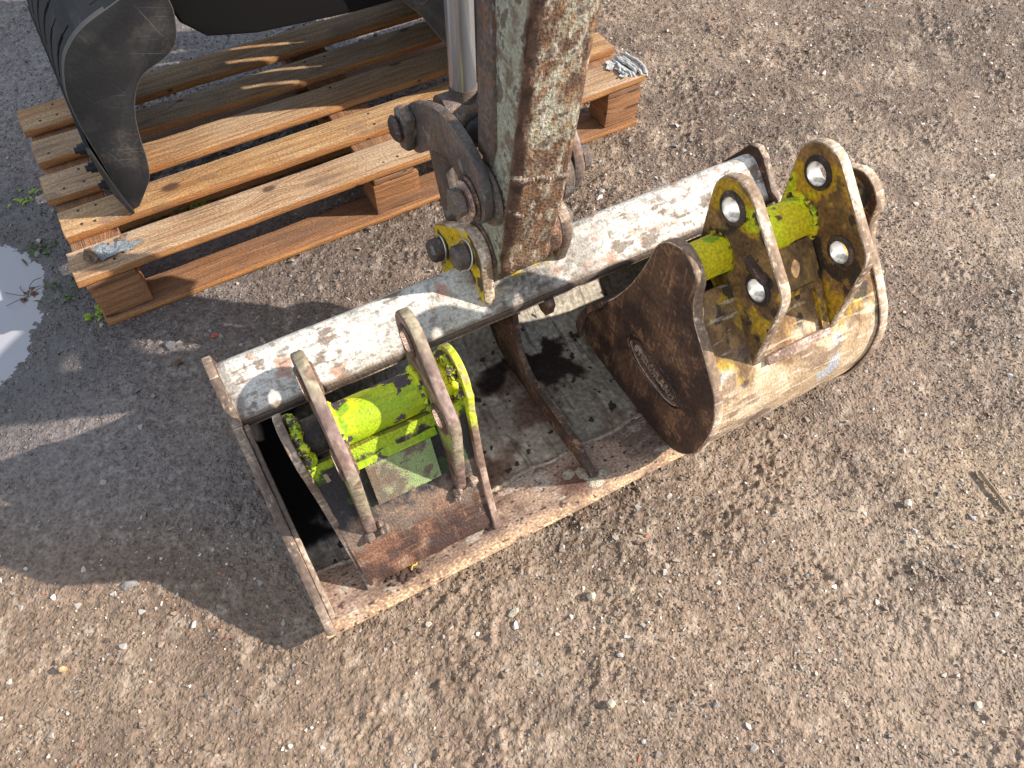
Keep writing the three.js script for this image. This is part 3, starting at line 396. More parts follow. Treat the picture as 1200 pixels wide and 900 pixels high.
// ------------------------------------------------------------------ black sorting grab standing on the pallet
{
  const grab = new THREE.Group(); grab.name = numbered('sorting_grab'); grab.position.set(PX, 0, PZ); grab.rotation.y = PYAW; scene.add(grab);
  tag(grab, 'scratched black sorting grab with two open slotted jaws standing on the pallet', 'grab');
  const D0 = 0.141, DEP = 0.55, back = [[0.144, 0.144], [0.139, 0.19], [0.137, 0.235], [0.134, 0.307], [0.133, 0.36], [0.138, 0.415], [0.157, 0.467], [0.18, 0.496], [0.217, 0.521], [0.293, 0.55], [0.36, 0.585], [0.43, 0.62], [0.47, 0.66]];
  const curve = smooth(back, 70), inner = smooth([[0.159, 0.143], [0.186, 0.176], [0.204, 0.203], [0.214, 0.245], [0.219, 0.288], [0.228, 0.335], [0.245, 0.378], [0.272, 0.41], [0.318, 0.428], [0.346, 0.452], [0.36, 0.5], [0.362, 0.54], [0.40, 0.575], [0.47, 0.6]], 60);
  const broad = smooth([[0.159, 0.143], [0.19, 0.172], [0.225, 0.212], [0.256, 0.252], [0.279, 0.287], [0.296, 0.32], [0.312, 0.368], [0.322, 0.4], [0.334, 0.43], [0.352, 0.465], [0.362, 0.5], [0.364, 0.54], [0.40, 0.575], [0.47, 0.6]], 60);
  const plateGeo = (d, t, edge) => { const s = new THREE.Shape(V2([...curve, ...edge.slice().reverse()])); for (const [x, y, r] of [[0.278, 0.444, 0.0062], [0.222, 0.388, 0.0062], [0.185, 0.319, 0.0058], [0.187, 0.221, 0.005]]) { const h = new THREE.Path(); h.absarc(x, y, r, 0, 6.283, true); s.holes.push(h); }
    const g = new THREE.ExtrudeGeometry(s, { depth: t - 0.003, bevelEnabled: true, bevelSize: 0.0015, bevelThickness: 0.0015, bevelOffset: -0.0015, bevelSegments: 2, curveSegments: 12 }); g.translate(0, 0, -d - t + 0.0015); return boxUV(toCreasedNormals(g, 0.6), 0.35, 4); };
  // slotted shell as cells with thickness
  const arc = [0]; for (let i = 1; i < curve.length; i++) arc.push(arc[i - 1] + Math.hypot(curve[i][0] - curve[i - 1][0], curve[i][1] - curve[i - 1][1]));
  const LEN = arc[arc.length - 1]; const at = (s) => { let i = 1; while (i < arc.length - 1 && arc[i] < s) i++; const t = (s - arc[i - 1]) / (arc[i] - arc[i - 1]), a = curve[i - 1], b = curve[i], dx = b[0] - a[0], dy = b[1] - a[1], l = Math.hypot(dx, dy); return [lerp(a[0], b[0], t), lerp(a[1], b[1], t), dy / l, -dx / l]; };
  const cuts = [0.005, 0.03, 0.055, 0.08, 0.11, 0.14, 0.17, 0.2, 0.23, 0.24, 0.26, 0.28, 0.30, 0.32, 0.34, 0.36, 0.38, 0.39, 0.41, 0.43, 0.45, 0.47, 0.49, 0.51, 0.53, 0.55, 0.57, 0.59, 0.61, LEN].filter((v) => v <= LEN + 1e-6), dcuts = [0.002]; for (let k = 0; k < 9; k++) { const c = 0.04 + k * 0.057; dcuts.push(c - 0.007, c - 0.003, c + 0.003, c + 0.007); } dcuts.push(DEP - 0.002);
  const open = (s0, s1, k) => { const row = (s, e) => s0 >= s - 1e-4 && s1 <= e + 1e-4; if (k === 0 || k === dcuts.length - 2) return false; const kk = (k - 1) % 4, which = Math.floor((k - 1) / 4); if (kk === 3) return false; const a = which % 2 ? 0.24 : 0.26, b = which % 2 ? 0.36 : 0.38; const trim = kk === 1 ? 0 : 0.02; return row(a + trim, b - trim) || row(a + 0.17 + trim, b + 0.17 - trim); };
  const pos = [], V = (s, d, o) => { const [x, y, nx, ny] = at(s); return [x - nx * o, y - ny * o, -(D0 + d)]; }, tri = (a, b, c) => pos.push(...a, ...b, ...c), quad = (a, b, c, d) => { tri(a, b, c); tri(a, c, d); }, TH = 0.009;
  for (let i = 0; i < cuts.length - 1; i++) for (let k = 0; k < dcuts.length - 1; k++) {
    if (open(cuts[i], cuts[i + 1], k)) continue; const s0 = cuts[i], s1 = cuts[i + 1], d0 = dcuts[k], d1 = dcuts[k + 1];
    for (const o of [0, -TH]) quad(V(s0, d0, o), V(s0, d1, o), V(s1, d1, o), V(s1, d0, o));
    const nb = (ii, kk) => ii < 0 || kk < 0 || ii >= cuts.length - 1 || kk >= dcuts.length - 1 || open(cuts[ii], cuts[ii + 1], kk);
    if (nb(i - 1, k)) quad(V(s0, d0, 0), V(s0, d1, 0), V(s0, d1, -TH), V(s0, d0, -TH)); if (nb(i + 1, k)) quad(V(s1, d0, 0), V(s1, d1, 0), V(s1, d1, -TH), V(s1, d0, -TH));
    if (nb(i, k - 1)) quad(V(s0, d0, 0), V(s1, d0, 0), V(s1, d0, -TH), V(s0, d0, -TH)); if (nb(i, k + 1)) quad(V(s0, d1, 0), V(s1, d1, 0), V(s1, d1, -TH), V(s0, d1, -TH));
  }
  const shellGeo = new THREE.BufferGeometry(); shellGeo.setAttribute('position', new THREE.Float32BufferAttribute(pos, 3)); shellGeo.computeVertexNormals(); boxUV(shellGeo, 0.35, 8);
  const edgeGeo = (() => { const s = new THREE.Shape(V2([[0.144, 0.1425], [0.136, 0.19], [0.126, 0.30], [0.121, 0.30], [0.126, 0.2], [0.139, 0.1425]])), g = new THREE.ExtrudeGeometry(s, { depth: DEP + 0.02, bevelEnabled: true, bevelSize: 0.001, bevelThickness: 0.001, bevelSegments: 1 }); g.translate(0.002, 0, -(D0 + DEP + 0.008)); return boxUV(toCreasedNormals(g, 0.5), 0.35, 9); })();
  const hex = () => mergeGeometries([new THREE.CylinderGeometry(0.0105, 0.0105, 0.009, 6).translate(0, 0.0085, 0), new THREE.CylinderGeometry(0.0062, 0.0062, 0.008, 12).translate(0, 0.016, 0), new THREE.CylinderGeometry(0.0125, 0.0125, 0.003, 16).translate(0, 0.0025, 0)]);
  function jaw(parent, edge) {
    mesh('side_plate', plateGeo(D0, 0.014, edge), [M.blackPaint, M.blackEdge], parent); mesh('side_plate', plateGeo(D0 + DEP - 0.014, 0.014, edge), [M.blackPaint, M.blackEdge], parent);
    mesh('slotted_shell', shellGeo, M.blackPaint, parent); mesh('cutting_edge', edgeGeo, M.blackPaint, parent);
    for (const [x, y] of [[0.121, 0.285], [0.1225, 0.242], [0.128, 0.196]]) for (const d of [0.03]) { const b = mesh('bolt', hex(), M.boltBlack, parent); b.rotation.z = Math.PI / 2 - 0.05; b.position.set(x, y, -(D0 + d)); }
  }
  const left = new THREE.Group(); left.name = 'jaw'; grab.add(left); jaw(left, inner);
  for (const [x, y, r, m] of [[0.278, 0.444, 0.0058, M.edgeBrown], [0.222, 0.388, 0.0058, M.rustPale], [0.185, 0.319, 0.0054, M.discOchre], [0.187, 0.221, 0.0046, M.discOchre]]) mesh('hole_disc', boxUV(new THREE.CylinderGeometry(r, r, 0.012, 18).rotateX(Math.PI / 2).translate(x, y, -D0 - 0.0065), 0.1, 2), m, left);  // small tinted discs filling the holes of the left plate
  const right = new THREE.Group(); right.name = 'jaw'; grab.add(right); right.scale.x = -1; const holder = right;
  // mirrored jaw, swung open a little wider about its tip
  const a = 14.5 * D2R, tipX = 1.07, tipY = 0.143; holder.rotation.z = a; { const lx = 0.144, ly = 0.1425; const mx = -lx, my = ly; const rx = mx * Math.cos(a) - my * Math.sin(a), ry = mx * Math.sin(a) + my * Math.cos(a); holder.position.set(tipX - rx, tipY - ry, 0); } jaw(holder, broad);
  const hb = (pts, d0, t, seed) => { const s = new THREE.Shape(V2(pts)), g = new THREE.ExtrudeGeometry(s, { depth: t, bevelEnabled: true, bevelSize: 0.008, bevelThickness: 0.008, bevelSegments: 3 }); g.translate(0, 0, -d0 - t); return boxUV(toCreasedNormals(g, 0.5), 0.4, seed); };
  mesh('frame', hb([[0.375, 0.46], [0.41, 0.425], [0.50, 0.405], [0.70, 0.39], [0.82, 0.39], [0.88, 0.43], [0.90, 0.60], [0.80, 0.72], [0.40, 0.72], [0.34, 0.60]], D0 + 0.05, DEP + 0.2, 12), M.blackPlain, grab);  // middle body, extended back out of view to cast shade on the boards
  mesh('rotator', new THREE.CylinderGeometry(0.12, 0.14, 0.16, 32).translate(0.58, 0.805, -(D0 + DEP / 2)), M.blackPaint, grab);
  mesh('mounting_plate', hb([[0.36, 0.885], [0.80, 0.885], [0.80, 0.91], [0.36, 0.91]], D0 + 0.0, DEP, 13), M.blackPaint, grab);
}
// ------------------------------------------------------------------ wide grading bucket
const font = await new FontLoader().loadAsync('fonts/droid/droid_sans_bold.typeface.json');
const GW = 1.055;
{
  const b = bucketThing('grading_bucket', 'wide pale grading bucket with a long white top beam, holding the two small buckets', 'bucket', GW / 2, 0.22);
  const inside = smooth([[0.095, 0.047], [0.17, 0.038], [0.25, 0.031], [0.33, 0.029], [0.385, 0.04], [0.425, 0.075], [0.443, 0.13], [0.436, 0.19], [0.405, 0.24]], 60);
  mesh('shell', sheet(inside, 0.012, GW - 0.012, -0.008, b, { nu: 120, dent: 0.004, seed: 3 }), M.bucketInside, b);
  mesh('cutting_edge', (() => { const pr = [[0.002, 0.0455], [0.001, 0.0485], [0.012, 0.0545], [0.026, 0.0572], [0.05, 0.0555], [0.08, 0.0522], [0.108, 0.0492]]; return sheet(pr, -0.002, GW + 0.002, -0.010, b, { nu: 160, dent: 0.0022, seed: 8 }); })(), M.blade, b);
  const side = [[0.004, 0.04], [0.004, 0.058], [0.012, 0.068], [0.285, 0.262], [0.302, 0.2655], [0.345, 0.312], [0.366, 0.322], [0.388, 0.314], [0.404, 0.288], [0.44, 0.235], [0.457, 0.19], [0.462, 0.13], [0.446, 0.066], [0.405, 0.026], [0.34, 0.013], [0.25, 0.016], [0.1, 0.032]];
  for (const u of [0, GW - 0.014]) { const sp = mesh('side_plate', plate(side, u, 0.014, { root: b, seed: 5 + u * 3 }), [M.rustSide, M.edgeBrown], b);
    mesh('edge_strip', plate([[0.02, 0.068], [0.285, 0.256], [0.297, 0.24], [0.04, 0.058]], u === 0 ? 0.0145 : u - 0.0085, 0.008, { root: b, seed: 15 + u }), M.edgeBrown, sp); }
  // hollow pressed beam along the top of the back
  const beam = smooth([[0.304, 0.2435], [0.318, 0.257], [0.336, 0.272], [0.356, 0.2875], [0.368, 0.2925], [0.382, 0.291], [0.396, 0.277], [0.404, 0.255], [0.398, 0.226], [0.376, 0.213], [0.34, 0.212], [0.312, 0.222], [0.3035, 0.233]], 90, true, 0.35);
  const arcB = beam; mesh('top_beam', sheet([...arcB], 0.0142, GW - 0.0142, 0.004, b, { nu: 90, dent: 0.002, seed: 21 }), M.whitePaint, b);
  mesh('lip_strip', bar([[0.300, 0.228], [0.304, 0.2405], [0.3075, 0.2405], [0.309, 0.228]], 0.016, GW - 0.016, { root: b, seed: 31, tile: 0.3 }), M.rustPale, b);
  mesh('rib', plate([[0.034, 0.050], [0.037, 0.060], [0.06, 0.076], [0.095, 0.088], [0.16, 0.086], [0.225, 0.081], [0.262, 0.086], [0.292, 0.108], [0.31, 0.142], [0.320, 0.19], [0.330, 0.226], [0.39, 0.226], [0.43, 0.19], [0.438, 0.13], [0.42, 0.075], [0.38, 0.041], [0.33, 0.030], [0.2, 0.036], [0.1, 0.046]], 0.498, 0.012, { root: b, seed: 41 }), M.rustBrown, b);
  mesh('lug', plate([[0.296, 0.232], [0.288, 0.222], [0.292, 0.198], [0.31, 0.194], [0.335, 0.21], [0.335, 0.23]], 0.548, 0.018, { root: b, seed: 43 }), M.rustBrown, b);
  const wl = (u0, u1, seed) => { const pts = []; for (let i = 0; i <= 14; i++) { const t = i / 14; pts.push([lerp(u0, u1, t), 0.0512 + 0.001 * Math.sin(i * 2.1), 0.1045 + 0.0035 * Math.sin(i * 1.7 + seed)]); } return pts; };
  mesh('weld_seam', bead(wl(0.02, 0.49, 1), 0.0042, b, 61, 120), M.mudPale, b); mesh('weld_seam', bead(wl(0.515, 1.02, 2), 0.0042, b, 62, 120), M.mudPale, b);
  mesh('mud_lump', shift(boxUV(mergeGeometries([blob(0.503, 0.055, -0.03, 0.02, 0.0045, 0.011, 7), blob(0.489, 0.053, -0.05, 0.012, 0.004, 0.018, 9), blob(0.524, 0.0535, -0.036, 0.016, 0.004, 0.010, 11), blob(0.47, 0.052, -0.06, 0.014, 0.003, 0.014, 12)]), 0.15, 3), b), M.mudPale, b);
  // hanger plates that the arm is pinned to
  const HF = [0.363, 0.343], HR = [0.467, 0.264], hang = hull([[HF[0], HF[1], 0.042], [HR[0], HR[1], 0.043], [0.325, 0.265, 0.012], [0.332, 0.25, 0.012], [0.462, 0.16, 0.02]]), hangR = hull([[HF[0], HF[1], 0.044], [HR[0], HR[1], 0.043], [0.345, 0.28, 0.012], [0.44, 0.2, 0.02]]);
  for (const [u, m, lab] of [[0.441, M.yellowPaint, 'worn yellow hanger plate'], [0.590, M.rustBrown, null]]) { const h = mesh('hanger_plate', plate(lab ? hang : hangR, u, 0.02, { root: b, seed: 71 + u * 9, bevel: 0.003, holes: [[...HF, 0.0165], [...HR, 0.0165]] }), [m, lab ? M.wornEdge : M.edgeBrown], b); if (lab) h.userData.label = lab; }
}
// ------------------------------------------------------------------ the two small digging buckets
function smallBucket(o) {
  const b = bucketThing('digging_bucket', o.label, 'bucket', (o.uL + o.uR) / 2, o.T[0]); b.userData.group = 'small digging buckets lying in the grading bucket';
  const opt = (seed, extra = {}) => ({ root: b, seed, shear: 0, ...extra }), pt = o.plateT;
  const sideOutline = smooth(o.side, 140, true, 0.4);
  const L = mesh('side_plate', plate(sideOutline, o.uL, pt, opt(o.seed, { shear: o.shearL, y0: o.T[1], bevel: 0.0025, tile: 0.45 })), [o.sideMat, o.sideEdge], b), Rr = mesh('side_plate', plate(o.sideR ? smooth(o.sideR, 140, true, 0.4) : sideOutline, o.uR - pt, pt, opt(o.seed + 1, { shear: o.shearR, y0: o.T[1], bevel: 0.0025, tile: o.absR ? 0.5 : 0.45, abs: !!o.absR })), o.sideMatR, b);
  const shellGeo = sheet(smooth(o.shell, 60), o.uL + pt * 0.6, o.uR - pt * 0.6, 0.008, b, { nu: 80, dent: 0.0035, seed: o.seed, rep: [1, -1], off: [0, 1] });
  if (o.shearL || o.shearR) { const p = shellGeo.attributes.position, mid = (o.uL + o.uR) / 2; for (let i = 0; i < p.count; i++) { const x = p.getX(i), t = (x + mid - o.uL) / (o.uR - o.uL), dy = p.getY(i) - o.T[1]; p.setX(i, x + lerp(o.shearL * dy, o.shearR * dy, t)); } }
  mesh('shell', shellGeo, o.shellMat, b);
  const tube = mesh('cross_tube', cyl(o.tr, o.e1, o.e2 + o.eT, o.T[0], o.T[1], b, { tile: o.tubeTile, seed: o.seed }), o.tubeMat, b);
  mesh('tube_stub', cyl(o.tr - 0.004, o.uL + pt, o.e1, o.T[0], o.T[1], b, { tile: 0.3, seed: 3 }), o.stubMatL, b); mesh('tube_stub', cyl(o.tr - 0.002, o.e2 + o.eT, o.uR - pt, o.T[0], o.T[1], b, { tile: 0.3, seed: 4 }), o.stubMatR, b);
  for (const [k, u] of [o.e1, o.e2].entries()) {
    const ear = mesh('ear', plate(o.ear, u, o.eT, opt(o.seed + 20 + k, { bevel: 0.003, tile: o.absR ? 0.5 : 0.4, abs: !!o.absR, holes: [[...o.H1, 0.0195], [...o.H2, 0.0185]] })), [o.earMat[k], o.earEdge], b);
    for (const [h, r] of [[o.H1, 0.0195], [o.H2, 0.0185]]) {
      mesh('bushing', ring(r + 0.0065, r - 0.0006, u - 0.004, u + o.eT + 0.004, h[0], h[1], b, { seed: k + 8 }), o.bushMat, ear);
      mesh('bushing_liner', cyl(r - 0.0012, u - 0.004, u + o.eT + 0.0035, h[0], h[1], b, { open: true, tile: 0.1 }), o.plug ? M.pinSilver : M.rustPale, ear);
    }
    // weld fillet of the tube against the ear
    const ringPts = (uu, rr) => [...Array(25)].map((_, i) => { const a = i / 24 * Math.PI * 2; return [uu, o.T[1] + rr * Math.sin(a), o.T[0] + rr * Math.cos(a)]; });
    mesh('weld_bead', bead(ringPts(k ? u - 0.003 : u + o.eT + 0.003, o.tr + 0.001), 0.0055, b, o.seed + 40 + k, 90), o.tubeMat, ear);
  }
  return b;
}
const circ = (c, r, a0, a1, n) => [...Array(n)].map((_, i) => { const a = lerp(a0, a1, n > 1 ? i / (n - 1) : 0) * D2R; return [c[0] + r * Math.cos(a), c[1] + r * Math.sin(a)]; });
{ // tan bucket with the oval badge, at the right end
  const T = [0.115, 0.43], H1 = [0.116, 0.515], H2 = [0.028, 0.436];
  const tan = smallBucket({ label: 'tan small bucket at the right end, with an oval badge on its brown side plate', seed: 101, uL: 0.648, uR: 1.0, plateT: 0.017, T, tr: 0.034, tubeTile: 0.3, e1: 0.727, e2: 0.880, eT: 0.0175, H1, H2,
    side: [[0.145, 0.465], [0.113, 0.478], [0.085, 0.468], [0.068, 0.448], [0.064, 0.415], [0.051, 0.383], [0.012, 0.342], [-0.024, 0.299], [-0.043, 0.255], [-0.047, 0.199], [-0.036, 0.133], [-0.01, 0.089], [0.028, 0.065], [0.108, 0.0565], [0.194, 0.0555], [0.272, 0.06], [0.306, 0.078], [0.314, 0.11], [0.297, 0.158], [0.24, 0.243], [0.202, 0.318], [0.175, 0.398], [0.165, 0.438]],
    shell: [[0.085, 0.396], [0.05, 0.363], [0.012, 0.323], [-0.013, 0.29], [-0.03, 0.25], [-0.0345, 0.2], [-0.025, 0.143], [-0.002, 0.103], [0.03, 0.08], [0.07, 0.072]].reverse(),
    ear: hull([[...H1, 0.046], [...H2, 0.046], [-0.010, 0.306, 0.006], [0.12, 0.42, 0.04], [0.03, 0.34, 0.02]]), sideMat: M.rustSide, sideEdge: M.wornEdge, earEdge: M.wornEdge, sideMatR: [M.rustSide, M.wornEdge], shellMat: M.tanShell, tubeMat: M.yellowTube, stubMatL: M.yellowTube, stubMatR: M.yellowRust, earMat: [M.yellowRust, M.yellowRust], bushMat: M.rustDark, plug: true, shearL: 0, shearR: 0 });
  const shellPart = tan.children.find((c) => c.name === 'shell');
  mesh('edge_rod', bead([...Array(10)].map((_, i) => [lerp(0.66, 0.99, i / 9), 0.117, -0.0155]), 0.0048, tan, 131, 80), M.rustPale, tan);
  // wear plate with the square window between the ears
  const onShell = (y) => { const s = [[0.05, 0.363], [0.012, 0.323], [-0.013, 0.29], [-0.03, 0.25]]; for (let i = 0; i < 3; i++) if (y <= s[i][1] && y >= s[i + 1][1]) { const t = (s[i][1] - y) / (s[i][1] - s[i + 1][1]); return lerp(s[i][0], s[i + 1][0], t); } return s[0][0]; };
  const frameBar = (u0, u1, y0, y1, p) => sheet([[onShell(y1) - 0.0005, y1], [onShell((y0 + y1) / 2) - 0.001, (y0 + y1) / 2], [onShell(y0) - 0.001, y0]], u0, u1, -0.016, tan, { nu: 12 });
  const fr = new THREE.Group(); fr.name = 'window_frame'; tan.add(fr);
  mesh('frame_bar', boxUV(frameBar(0.752, 0.876, 0.292, 0.303), 0.3, 3), M.rustPale, fr); mesh('frame_bar', boxUV(frameBar(0.757, 0.862, 0.355, 0.366), 0.3, 4), M.yellowRust, fr); mesh('frame_bar', boxUV(frameBar(0.862, 0.876, 0.302, 0.366), 0.3, 5), M.yellowRust, fr);
  mesh('dried_mud', sheet(smooth([[0.036, 0.354], [0.016, 0.331], [-0.002, 0.305]], 16), 0.757, 0.861, -0.0025, tan, { nu: 24, dent: 0.004, seed: 9, rep: [0.3, 0.2] }), M.mudPale, tan);
  mesh('shelf', plate([[0.098, 0.418], [0.04, 0.372], [0.034, 0.378], [0.088, 0.43]], 0.75, 0.126, { root: tan, seed: 141 }), M.yellowRust, tan);
  mesh('stiffener', plate([[0.062, 0.476], [0.02, 0.468], [0.016, 0.462], [0.05, 0.462]], 0.714, 0.013, { root: tan, seed: 142, bevel: 0.001 }), M.rustBrown, tan);
  mesh('mouth_edge', plate(smooth([[0.318, 0.11], [0.322, 0.09], [0.312, 0.075], [0.300, 0.08], [0.30, 0.1], [0.29, 0.15], [0.25, 0.215], [0.257, 0.222], [0.302, 0.156]], 60, true), 0.638, 0.35, { root: tan, seed: 143, bevel: 0.002 }), M.rustBrown, tan);
  // oval badge
  const badge = new THREE.Group(); badge.name = 'badge'; tan.add(badge); const bc = [0.1, 0.2], tilt = -6 * D2R;
  const place = (g) => { g.rotateZ(tilt); g.rotateY(-Math.PI / 2); g.translate(0.648, bc[1], -bc[0]); return shift(g, tan); };
  const oval = (a, b2, h, w) => { const s = new THREE.Shape(); s.absellipse(0, 0, a, b2, 0, 6.2832); const hole = new THREE.Path(); hole.absellipse(0, 0, a - w, b2 - w, 0, 6.2832, true); s.holes.push(hole); return new THREE.ExtrudeGeometry(s, { depth: h, bevelEnabled: true, bevelSize: 0.0012, bevelThickness: 0.0012, bevelSegments: 2, curveSegments: 40 }); };
  mesh('outer_rim', boxUV(place(oval(0.079, 0.037, 0.004, 0.0035)), 0.3, 5), M.rustBrown, badge); mesh('inner_rim', boxUV(place(oval(0.071, 0.029, 0.003, 0.0022)), 0.3, 6), M.rustPale, badge);
  const tg = new TextGeometry('STRICKLAND', { font, size: 0.015, depth: 0.0032, curveSegments: 4, bevelEnabled: true, bevelSize: 0.0003, bevelThickness: 0.0004, bevelSegments: 1 }); tg.computeBoundingBox(); tg.translate(-(tg.boundingBox.max.x + tg.boundingBox.min.x) / 2, -0.0082, 0); tg.scale(0.92, 1, 1);
  mesh('lettering', boxUV(place(tg), 0.3, 7), M.edgeBrown, badge);
  const line = (y, w) => new THREE.BoxGeometry(w, 0.0022, 0.003).translate(0, y, 0.0012); mesh('rule_line', boxUV(place(line(0.0155, 0.075)), 0.3, 8), M.rustBrown, badge); mesh('rule_line', boxUV(place(line(-0.0155, 0.075)), 0.3, 9), M.rustBrown, badge);
}
{ // lime bucket at the left end
  const T = [0.188, 0.302], H1 = [0.212, 0.394], H2 = [0.121, 0.316];
  const front = [[0.138, 0.315], [0.135, 0.285], [0.127, 0.24], [0.112, 0.194], [0.0905, 0.143], [0.0695, 0.103], [0.0525, 0.076], [0.0415, 0.063], [0.046, 0.0585]];
  const lime = smallBucket({ label: 'small rusty bucket at the left end with a lime green tube between its ears', seed: 161, uL: 0.062, uR: 0.330, plateT: 0.012, T, tr: 0.033, tubeTile: 0.22, e1: 0.114, e2: 0.268, eT: 0.0175, H1, H2,
    side: [...circ(T, 0.05, 0, 165, 9), ...front, [0.14, 0.0575], [0.24, 0.057], [0.284, 0.068], [0.292, 0.1], [0.276, 0.16], [0.25, 0.23], [0.241, 0.275]],
    sideR: [...circ(T, 0.05, 0, 165, 9), ...front.map(([d, y], i) => [d - (i > 1 && i < 8 ? 0.011 : 0.004), y]), [0.14, 0.0575], [0.24, 0.057], [0.284, 0.068], [0.292, 0.1], [0.276, 0.16], [0.25, 0.23], [0.241, 0.275]],
    shell: [[0.155, 0.292], [0.141, 0.25], [0.122, 0.198], [0.1, 0.147], [0.078, 0.107], [0.061, 0.082], [0.05, 0.067], [0.054, 0.0595], [0.08, 0.0585]].reverse(),
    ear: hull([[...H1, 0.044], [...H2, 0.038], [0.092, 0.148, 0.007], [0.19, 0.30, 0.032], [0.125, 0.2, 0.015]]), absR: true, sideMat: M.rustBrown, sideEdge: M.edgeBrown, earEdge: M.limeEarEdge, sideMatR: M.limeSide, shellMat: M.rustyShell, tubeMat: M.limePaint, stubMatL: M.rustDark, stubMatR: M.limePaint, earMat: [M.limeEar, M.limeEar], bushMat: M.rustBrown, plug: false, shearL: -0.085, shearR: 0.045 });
  const lumps = (list) => shift(boxUV(mergeGeometries(list.map(([u, y, d, s, k]) => blob(u, y, -d, s, s * 0.9, s * 1.1, k, 3))), 0.12, 3), lime);
  mesh('weld_bead', lumps([...Array(13)].map((_, i) => { const a = (20 + i * 17) * D2R; return [0.080 + 0.002 * Math.sin(i * 5), 0.302 + 0.036 * Math.sin(a), 0.188 + 0.036 * Math.cos(a), 0.0085 + 0.002 * Math.sin(i * 3), 500 + i]; })), M.limePaint, lime);
  mesh('weld_bead', lumps([...Array(11)].map((_, i) => { const a = (30 + i * 16) * D2R; return [0.313 + 0.002 * Math.sin(i * 5), 0.302 + 0.036 * Math.sin(a), 0.188 + 0.036 * Math.cos(a), 0.008 + 0.002 * Math.sin(i * 3), 520 + i]; })), M.limePaint, lime);
  mesh('weld_bead', lumps([[0.116, 0.142, 0.082, 0.008, 541], [0.142, 0.142, 0.084, 0.0085, 542], [0.139, 0.15, 0.092, 0.006, 543]]), M.edgeBrown, lime);
  mesh('weld_bead', lumps([[0.268, 0.146, 0.085, 0.008, 551], [0.296, 0.152, 0.088, 0.0085, 552], [0.266, 0.136, 0.081, 0.006, 553]]), M.edgeBrown, lime);
  mesh('wear_plate', sheet(smooth([[0.1285, 0.262], [0.1165, 0.227], [0.1015, 0.189]], 16), 0.148, 0.252, 0.012, lime, { nu: 24, dent: 0.0015, seed: 6, rep: [0.8, 0.6], off: [0.1, 0.2] }), M.wearPlate, lime);
  mesh('shelf', plate([[0.182, 0.262], [0.138, 0.252], [0.13, 0.262], [0.162, 0.285]], 0.137, 0.128, { root: lime, seed: 171 }), M.limePaint, lime);
}
